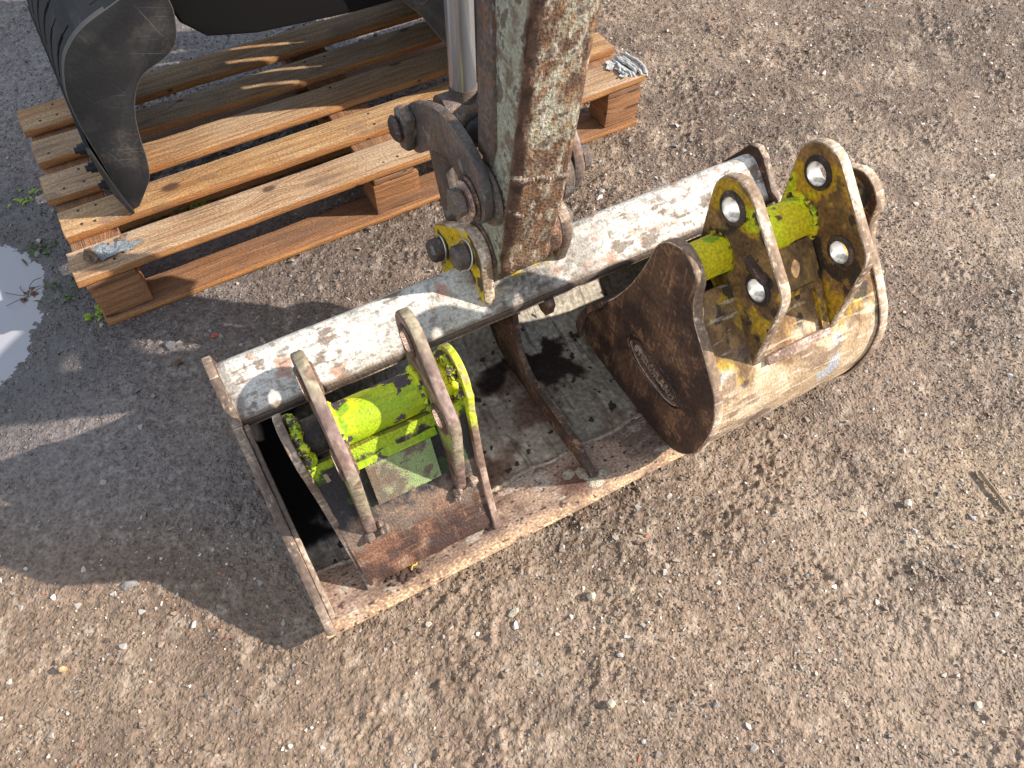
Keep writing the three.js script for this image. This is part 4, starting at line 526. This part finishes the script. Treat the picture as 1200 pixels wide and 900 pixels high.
// ------------------------------------------------------------------ excavator arm end with its links, pinned to the grading bucket
{
  const arm = bucketThing('excavator_arm', 'rusty paint-worn excavator arm standing upright on the grading bucket, with rod and links', 'excavator arm', 0.525, 0.34);
  const u0 = 0.466, u1 = 0.563, back = [[0.352, 0.60], [0.345, 0.76], [0.30, 1.5]], front = [[0.09, 1.5], [0.2315, 0.82], [0.255, 0.66], [0.2715, 0.53], [0.2735, 0.515], [0.285, 0.445], [0.304, 0.37]];
  const side = [...front, ...circ([0.355, 0.343], 0.049, 165, 360, 18), [0.408, 0.41], [0.392, 0.45], [0.37, 0.52], ...back];
  // box with large rounded corners, its texture running round the box
  const armGeo = (() => { const s = new THREE.Shape(V2(smooth(side, 260, true, 0.3).map(([d, y]) => [d, y]))); const bv = 0.014, g0 = new THREE.ExtrudeGeometry(s, { depth: u1 - u0 - 2 * bv, steps: 14, bevelEnabled: true, bevelSize: bv, bevelThickness: bv, bevelOffset: -bv, bevelSegments: 6 }); g0.translate(0, 0, bv); g0.rotateY(Math.PI / 2); g0.translate(u0, 0, 0); let g = toCreasedNormals(g0, 0.9); g = g.index ? g.toNonIndexed() : g; const p = g.attributes.position, uv = new Float32Array(p.count * 2);
    const nn = g.attributes.normal;
    for (let i = 0; i < p.count; i++) { const u = p.getX(i) - u0, y = p.getY(i), d = -p.getZ(i), t = clamp01((y - 0.36) / 0.55), df = lerp(0.300, 0.215, t), nx = nn.getX(i), fr = nx > -0.6 && nx < 0.6; uv[i * 2] = fr ? 0.42 + u * 4.6 : nx < 0 ? 0.42 + Math.min(u, 0.014) * 4.6 - (d - df) * 4.6 : 0.42 + 0.097 * 4.6 + (d - df) * 3; uv[i * 2 + 1] = (y - 0.28) / 0.9; }
    g.setAttribute('uv', new THREE.BufferAttribute(uv, 2)); return shift(g, arm); })();
  mesh('dipper', armGeo, M.arm, arm);
  mesh('side_flange', plate([[0.312, 0.575], [0.314, 0.80], [0.28, 1.49], [0.305, 1.49], [0.352, 0.80], [0.359, 0.60], [0.362, 0.54], [0.325, 0.54]], u0 - 0.005, 0.012, { root: arm, seed: 201, bevel: 0.002 }), M.greasy, arm);
  // weld band across the front
  const band = []; for (let i = 0; i <= 10; i++) { const t = i / 10; band.push([u0 + 0.001 + t * (u1 - u0 - 0.004), 0.553 - 0.028 * t + 0.003 * Math.sin(i * 1.9), 0.2685 + 0.005 * t + (i === 0 || i === 10 ? 0.012 : 0.0026)]); }
  mesh('weld_band', bead(band, 0.0058, arm, 211, 90), M.bandPaint, arm);
  const band2 = band.map(([u, y, d], i) => [u, y - 0.062 - 0.012 * Math.sin(i * 0.7), d + 0.0105]); mesh('weld_band', bead(band2, 0.0045, arm, 212, 80), M.edgeBrown, arm);
  // bucket pin and link pin, with heads and wire clips on the near side
  const HF = [0.363, 0.343], HR = [0.467, 0.264], P = [0.338, 0.483], RP = [0.545, 0.466];
  for (const [k, h] of [HF, HR].entries()) { const pin = mesh('pin', cyl(0.0155, 0.418, 0.628, h[0], h[1], arm, { tile: 0.2 }), M.greasy, arm); mesh('pin_head', chamferDisc(0.021, 0.412, 0.437, h[0], h[1], arm, 0.004), M.greasy, pin);
    const t = new THREE.TorusGeometry(0.024, 0.0016, 8, 40); t.rotateY(Math.PI / 2); t.rotateX(0.15); t.rotateZ(-0.28 + 0.1 * k); t.translate(0.432, h[1] + 0.001, -h[0]); mesh('wire_clip', shift(t, arm), M.wire, pin); mesh('collar', chamferDisc(0.024, 0.609, 0.622, h[0], h[1], arm, 0.003), M.greasy, pin); }
  mesh('boss', chamferDisc(0.05, 0.452, 0.4655, P[0], P[1], arm, 0.004), M.greasy, arm); mesh('boss', chamferDisc(0.05, 0.5625, 0.584, P[0], P[1], arm, 0.004), M.greasy, arm);
  mesh('nose_boss', ring(0.047, 0.0165, 0.4612, 0.588, HF[0], HF[1], arm), M.rustBrown, arm);
  // curved tipping links
  const linkOut = smooth([[0.566, 0.487], [0.572, 0.462], [0.568, 0.42], [0.548, 0.415], [0.528, 0.425], [0.495, 0.453], [0.462, 0.476], [0.42, 0.494], [0.385, 0.488], [0.372, 0.460], [0.345, 0.441], [0.312, 0.452], [0.296, 0.482], [0.300, 0.518], [0.322, 0.548], [0.352, 0.563], [0.40, 0.570], [0.45, 0.561], [0.5, 0.537], [0.54, 0.513]], 120, true, 0.45);
  for (const u of [0.436, 0.585]) { const l = mesh('tipping_link', plate(linkOut, u, 0.016, { root: arm, seed: 221 + u * 7, bevel: 0.003 }), M.greasy, arm);
    const lo = u < 0.5; mesh('link_boss', plate([[0.522, 0.497], [0.552, 0.506], [0.575, 0.487], [0.578, 0.44], [0.562, 0.418], [0.535, 0.43]], lo ? u - 0.018 : u + 0.016, 0.018, { root: arm, seed: 231, bevel: 0.005 }), M.greasy, l);
    mesh('washer', ring(0.034, 0.012, lo ? u - 0.005 : u + 0.016, lo ? u : u + 0.021, P[0], P[1], arm), M.rustBrown, l); mesh('washer', ring(0.028, 0.01, lo ? u - 0.012 : u + 0.021, lo ? u - 0.0052 : u + 0.028, P[0], P[1], arm), M.rustPale, l);
    mesh('bolt_head', chamferDisc(0.0215, lo ? u - 0.032 : u + 0.028, lo ? u - 0.012 : u + 0.048, P[0], P[1], arm, 0.005, { seg: 8 }), M.greasy, l);
    mesh('pin_end', chamferDisc(0.022, lo ? u - 0.030 : u + 0.034, lo ? u - 0.018 : u + 0.046, RP[0] + 0.012, RP[1] - 0.004, arm, 0.005), M.rustDark, l); }
  mesh('link_pin', cyl(0.017, 0.43, 0.62, RP[0], RP[1], arm, { tile: 0.2 }), M.greasy, arm);
  // straight bucket link from the rod pin down to the rear pin
  const lw = hull([[RP[0], RP[1], 0.03], [HR[0], HR[1], 0.032]]);
  for (const u of [0.4635, 0.5695]) mesh('bucket_link', plate(lw, u, 0.0155, { root: arm, seed: 241 + u, bevel: 0.003 }), M.greasy, arm);
  mesh('link_web', plate([[0.535, 0.42], [0.505, 0.33], [0.485, 0.338], [0.515, 0.43]], 0.479, 0.0905, { root: arm, seed: 245 }), M.greasy, arm);
  mesh('grease_sleeve', ring(0.036, 0.0165, 0.4795, 0.569, HR[0], HR[1], arm), M.greasy, arm);
  // cylinder rod with its eye
  mesh('rod_eye', cyl(0.034, 0.489, 0.561, RP[0], RP[1], arm, { tile: 0.2, seed: 5 }), M.greasy, arm);
  const rg = (r0, r1, y0, y1, m, nm) => { const g = new THREE.CylinderGeometry(r1, r0, y1 - y0, 40, 1); g.translate(0.529, (y0 + y1) / 2, -0.545); mesh(nm, shift(g, arm), m, arm); };
  rg(0.026, 0.022, 0.478, 0.512, M.greasy, 'rod_collar'); rg(0.0215, 0.0215, 0.5121, 1.3, M.chrome, 'piston_rod'); rg(0.036, 0.036, 1.3, 1.55, M.blackPaint, 'cylinder_barrel');
  mesh('grease_cap', shift(blob(0.535, 0.452, -0.50, 0.03, 0.028, 0.016, 77, 3), arm), M.boltBlack, arm);
}
// ------------------------------------------------------------------ small things lying about
const plain = (name, r, g, b, rough = 0.85, extra = {}) => { const m = new THREE.MeshPhysicalMaterial({ color: new THREE.Color().setRGB(r / 255, g / 255, b / 255, THREE.SRGBColorSpace), roughness: rough, ...extra }); m.name = name; return m; };
M.stone = surface('stone', 256, 256, 0.0012, (x, y, o) => { const a = fbm(x, y, 4, 4, 5, 2601), f = fbm(x, y, 40, 40, 3, 2640); mixc(o.c, [206, 198, 186], [244, 240, 232], sst(-0.3, 0.3, a)); gain(o.c, 1 + 0.4 * f); o.ro = 0.85; o.h = 0.5 + 0.5 * a + 0.4 * f; });
const tinted = (base, r, g, b) => { const m = base.clone(); m.color.setRGB(r / 255, g / 255, b / 255, THREE.SRGBColorSpace); m.name = base.name + '_tinted'; return m; };
const SL = { slate: tinted(M.stone, 112, 112, 118), tan: tinted(M.stone, 214, 184, 146), white: tinted(M.stone, 232, 224, 208), grey: tinted(M.stone, 156, 152, 152), brick: tinted(M.stone, 190, 104, 80) };
function angular(sx, sy, sz, seed) { const r = rng(seed), pts = []; for (let i = 0; i < 22; i++) { const a = r() * 6.283, c = 2 * r() - 1, s = Math.sqrt(1 - c * c), k = 0.82 + 0.25 * r(); pts.push(new THREE.Vector3(sx * k * s * Math.cos(a), sy * k * c, sz * k * s * Math.sin(a))); } return boxUV(new ConvexGeometry(pts), 0.06, seed); }
for (const [label, m, x, z, sx, sy, sz, turn, seed] of [
  ['flat dark slate stone lying in the shade between the pallet and the white beam', 'slate', -0.69, -0.925, 0.017, 0.007, 0.012, 0.5, 1],
  ['smooth tan stone standing in the sunlit mud near the lower left corner', 'tan', -0.693, -0.294, 0.0075, 0.011, 0.0065, 0.2, 2],
  ['cream oblong stone just in front of the grading bucket\'s cutting edge', 'white', 0.009, -0.393, 0.0115, 0.007, 0.007, 0.7, 3],
  ['rounded pale stone beside a crumbly dark clod, below the rib', 'white', 0.137, -0.422, 0.01, 0.0095, 0.009, 0.1, 4],
  ['round white pebble left of the twig on the sunny gravel', 'white', 0.709, -0.6, 0.0095, 0.007, 0.008, 0.3, 5],
  ['pointed white stone at the bottom middle of the yard', 'white', 0.158, -0.254, 0.008, 0.008, 0.007, 0.9, 6],
  ['oval grey white pebble near the lower right corner', 'white', 0.727, -0.261, 0.009, 0.006, 0.0075, 1.1, 7],
  ['flat grey stone sunk in the mud on the shadow line, left of the buckets', 'grey', -0.629, -0.43, 0.015, 0.006, 0.011, 0.2, 8],
  ['small red brick chip in the shade above the beam\'s left end', 'brick', -0.608, -0.953, 0.009, 0.004, 0.007, 0.4, 9],
  ['small pale stone pair mate just below the left corner of the cutting edge', 'white', -0.128, -0.372, 0.006, 0.005, 0.0055, 0.4, 10],
]) { const s = mesh('stone', angular(sx, sy, sz, seed * 17), SL[m], scene); s.position.set(x, groundHeight(x, z) + sy * (m === 'grey' ? 0.15 : 0.55), z); s.rotation.y = turn; tag(s, label.replace('small pale stone pair mate', 'tiny pale stone'), 'stone', 'separate stones on the ground'); }
{ // twig
  const pts = [[0.858, -0.668], [0.868, -0.641], [0.879, -0.615], [0.889, -0.588]].map(([x, z], i) => new THREE.Vector3(x, 0.007 + groundHeight(x, z) + 0.001 * (i % 2), z)), c = new THREE.CatmullRomCurve3(pts), g = new THREE.TubeGeometry(c, 30, 0.0036, 9, false), p = g.attributes.position;
  for (let i = 0; i < p.count; i++) { const q = c.getPointAt(Math.floor(i / 10) / 30), k = 0.75 + 0.5 * (fbm((i % 10) / 10, Math.floor(i / 10) / 31, 4, 8, 3, 7) + 0.3) + 0.15 * (1 - Math.floor(i / 10) / 30); p.setXYZ(i, q.x + (p.getX(i) - q.x) * k, q.y + (p.getY(i) - q.y) * k, q.z + (p.getZ(i) - q.z) * k); } g.computeVertexNormals();
  tag(mesh('twig', boxUV(g, 0.05, 3), tinted(M.stone, 176, 158, 140), scene), 'short bare twig lying on the gravel at the right', 'twig');
}
// leafy weeds at the puddle's edge and grass between the boards
const leafM = plain('leaf_green', 74, 98, 36, 0.7, { transmission: 0.3, thickness: 0, side: THREE.DoubleSide }), limeM = plain('leaf_lime', 150, 178, 40, 0.7, { transmission: 0.3, thickness: 0, side: THREE.DoubleSide }), dryM = plain('dry_stem', 84, 70, 58, 0.9), brownM = plain('dead_leaf', 112, 78, 48, 0.85, { side: THREE.DoubleSide });
function leaf(len, w, bend) { const g = new THREE.PlaneGeometry(w, len, 2, 6), p = g.attributes.position; for (let i = 0; i < p.count; i++) { const t = p.getY(i) / len + 0.5, k = Math.sin(Math.PI * Math.min(1, 0.08 + t * 0.92)); p.setXYZ(i, p.getX(i) * k, t * len * Math.cos(bend * t * 0.7), t * len * Math.sin(bend * t * 0.7) - Math.abs(p.getX(i)) * 0.3); } g.computeVertexNormals(); return g; }
function weed(name, label, category, x, z, n, len, w, spread, m, seed, y0 = null, stems = 0) {
  const o = new THREE.Group(), r = rng(seed); o.name = numbered(name); o.position.set(x, y0 ?? groundHeight(x, z), z); scene.add(o); tag(o, label, category);
  const ls = []; for (let i = 0; i < n; i++) { const a = r() * 6.283, g = leaf(len * (0.6 + 0.6 * r()), w * (0.7 + 0.6 * r()), 1.0 + 1.2 * r()); g.rotateX(0.4 + 0.8 * r()); g.rotateY(a); g.translate(spread * (r() - 0.5), 0.001 + 0.004 * r(), spread * (r() - 0.5)); ls.push(g); }
  mesh('leaves', mergeGeometries(ls), m, o);
  for (let i = 0; i < stems; i++) { const a = r() * 6.283, L = 0.03 + 0.03 * r(), c = new THREE.CatmullRomCurve3([0, 0.35, 0.7, 1].map((t) => new THREE.Vector3(Math.cos(a + t * 0.6) * L * t, 0.004 + 0.012 * Math.sin(t * 2.6), Math.sin(a + t * 0.6) * L * t))); mesh('stem', new THREE.TubeGeometry(c, 12, 0.0007, 5, false), dryM, o); }
}
weed('weed', 'small yellow green weed in the wet mud level with the third board', 'weed', -1.138, -1.341, 12, 0.022, 0.006, 0.05, limeM, 11, null, 1);
weed('weed', 'dull green weed with brown leaves beside the puddle near the fourth board', 'weed', -1.05, -1.19, 22, 0.022, 0.007, 0.07, leafM, 12, null, 4);
weed('weed', 'low weed at the corner of the front pallet board', 'weed', -0.955, -1.06, 16, 0.026, 0.006, 0.07, leafM, 13, null, 2);
weed('weed', 'bright lime weed against the foot of the pallet\'s front left block', 'weed', -0.866, -1.0, 14, 0.017, 0.008, 0.035, limeM, 14);
weed('weed', 'withered brown weed with long dry stems at the edge of the puddle', 'weed', -1.03, -1.06, 14, 0.018, 0.008, 0.03, brownM, 15, null, 6);
weed('grass_tuft', 'tuft of fresh green grass showing between the two front pallet boards', 'grass', -0.79, -1.285, 40, 0.045, 0.0035, 0.10, leafM, 16);
weed('grass_tuft', 'small grass tuft under the gap near the grab\'s tip', 'grass', -0.735, -1.32, 22, 0.05, 0.003, 0.05, limeM, 17);
{ // dead curled leaf beside the slate
  const g = leaf(0.04, 0.012, 2.6); g.rotateX(1.1); g.rotateY(2.6); g.translate(-0.668, 0.004 + groundHeight(-0.68, -0.885), -0.875); tag(mesh('dead_leaf', g, brownM, scene), 'curled brown leaf stem below the dark slate stone', 'leaf');
}
// crushed grey scrap wrapped over the right end of the front board
{
  const o = new THREE.Group(); o.name = numbered('crushed_scrap'); o.position.set(PX, 0, PZ); o.rotation.y = PYAW; scene.add(o); tag(o, 'ridged grey scrap crushed over the right end of the front pallet board', 'scrap');
  const scrapM = surface('grey_scrap', 256, 256, 0.001, (x, y, o2) => { const a = fbm(x, y, 5, 5, 5, 2701), f = fbm(x, y, 50, 12, 3, 2740); mixc(o2.c, [150, 150, 148], [206, 206, 202], sst(-0.3, 0.3, a + f)); tint(o2.c, [70, 70, 70], sst(0.2, 0.3, a) * 0.5); o2.ro = 0.8; o2.h = 0.5 + 0.5 * f; });
  const r = rng(33);
  for (let i = 0; i < 8; i++) {
    const x = 1.342 - i * 0.0078 - 0.001 * r(), z0 = -0.004 - 0.004 * i * r(), z1 = -0.090 + 0.004 * i * r() + (i > 5 ? 0.02 : 0), y = PH + 0.004 + 0.003 * Math.sin(i * 2.2) - (i === 0 ? 0.007 : 0), pts = [];
    for (let k = 0; k <= 8; k++) { const t = k / 8; pts.push(new THREE.Vector3(x + 0.006 * Math.sin(t * 3.1 + i * 0.4) + 0.0015 * (r() - 0.5), y + 0.0025 * (r() - 0.5) - (t < 0.08 ? 0.008 : 0), lerp(z0, z1, t))); }
    const g = new THREE.TubeGeometry(new THREE.CatmullRomCurve3(pts), 40, 0.0042, 6, false); mesh('ridge', boxUV(g, 0.08, i), scrapM, o);
  }
  for (let i = 0; i < 5; i++) { const g = new THREE.BoxGeometry(0.02, 0.002, 0.016, 6, 1, 6), p = g.attributes.position; for (let k = 0; k < p.count; k++) p.setY(k, p.getY(k) + 0.004 * N(p.getX(k) * 8 + i, p.getZ(k) * 8, 9, 3)); g.computeVertexNormals(); g.rotateY(r() * 3); g.rotateX(0.3 * (r() - 0.5)); g.translate(1.27 + 0.02 * r(), PH + 0.004, -0.02 - 0.014 * i); mesh('torn_flake', boxUV(g, 0.08, i + 20), scrapM, o); }
  const o2 = new THREE.Group(); o2.name = numbered('torn_scrap'); o2.position.set(PX, 0, PZ); o2.rotation.y = PYAW; scene.add(o2); tag(o2, 'blue grey torn scraps stuck on the left end of the front pallet board', 'scrap');
  const blue = tinted(scrapM, 188, 196, 204), dry = tinted(scrapM, 176, 140, 116);
  for (const [x, z, l, w, turn, m, h] of [[0.055, -0.055, 0.045, 0.03, 0.3, blue, 0.004], [0.085, -0.035, 0.06, 0.014, 0.12, blue, 0.006], [0.09, -0.05, 0.05, 0.024, 0.0, blue, 0.004], [0.118, -0.04, 0.04, 0.016, 0.25, blue, 0.004], [0.038, -0.05, 0.034, 0.013, 1.4, dry, 0.014], [0.047, -0.042, 0.03, 0.012, 1.7, dry, 0.016], [0.108, -0.065, 0.016, 0.013, 0.7, dry, 0.012]]) {
    const g = new THREE.BoxGeometry(l, 0.0016, w, 16, 1, 8), p = g.attributes.position; for (let k = 0; k < p.count; k++) { const X = p.getX(k), Z = p.getZ(k); p.setXYZ(k, X + 0.004 * N(X * 5 + x * 90, Z * 9, 8, 4), p.getY(k) + h * (0.45 + N(X * 6 + x * 50, Z * 6 + 3, 8, 5)) , Z + 0.005 * N(X * 7 + 4 + x * 70, Z * 3, 9, 6)); } g.computeVertexNormals(); g.rotateY(turn); g.translate(x, PH + 0.0015, z); mesh('torn_flake', boxUV(g, 0.07, Math.round(x * 900)), m, o2);
  }
}
{ // loose bits on the buckets
  const s = new THREE.BoxGeometry(0.006, 0.036, 0.003, 2, 6, 1); s.rotateZ(0.15); s.rotateX(-0.75); const m = mesh('wood_sliver', s, plain('sliver', 176, 150, 120), scene); const u = 0.092, d = 0.145; m.position.set(OX + A.x * u + B.x * d, 0.275, OZ + A.z * u + B.z * d); m.rotation.y = ROT; tag(m, 'pale wood sliver leaning on the lime bucket\'s dark tube end', 'wood sliver');
}

{ // crumbs of dirt on the cutting edge and a straw
  const r = rng(71), list = []; for (let i = 0; i < 46; i++) { const a = r() * 6.283, q = Math.pow(r(), 0.7), s = 0.0018 + 0.0034 * r() * (1.2 - q); list.push(blob(Math.cos(a) * q * 0.034, 0.0005 + s * 0.4, Math.sin(a) * q * 0.016, s * 1.2, s * 0.7, s, 600 + i, 1)); }
  const dirt = mesh('dirt_crumbs', boxUV(mergeGeometries(list), 0.06, 4), plain('dark_dirt', 74, 54, 44, 0.95), scene), u = 0.148, d = 0.037; dirt.position.set(OX + A.x * u + B.x * d, 0.0562, OZ + A.z * u + B.z * d); dirt.rotation.y = ROT; tag(dirt, 'dark dirt crumbs on the cutting edge below the lime bucket', 'dirt', null, 'stuff');
  const c = new THREE.CatmullRomCurve3([[-0.008, 0, 0.001], [-0.002, 0.003, -0.001], [0.004, 0.001, 0.002], [0.009, 0.002, -0.002]].map((p) => new THREE.Vector3(...p))), st = mesh('straw', new THREE.TubeGeometry(c, 16, 0.0011, 6, false), plain('straw_yellow', 214, 182, 70, 0.8), scene), u2 = 0.163, d2 = 0.04; st.position.set(OX + A.x * u2 + B.x * d2, 0.061, OZ + A.z * u2 + B.z * d2); st.rotation.y = ROT + 0.5; tag(st, 'tiny yellow straw on the dark dirt below the lime bucket', 'straw');
}
renderer.render(scene, camera);
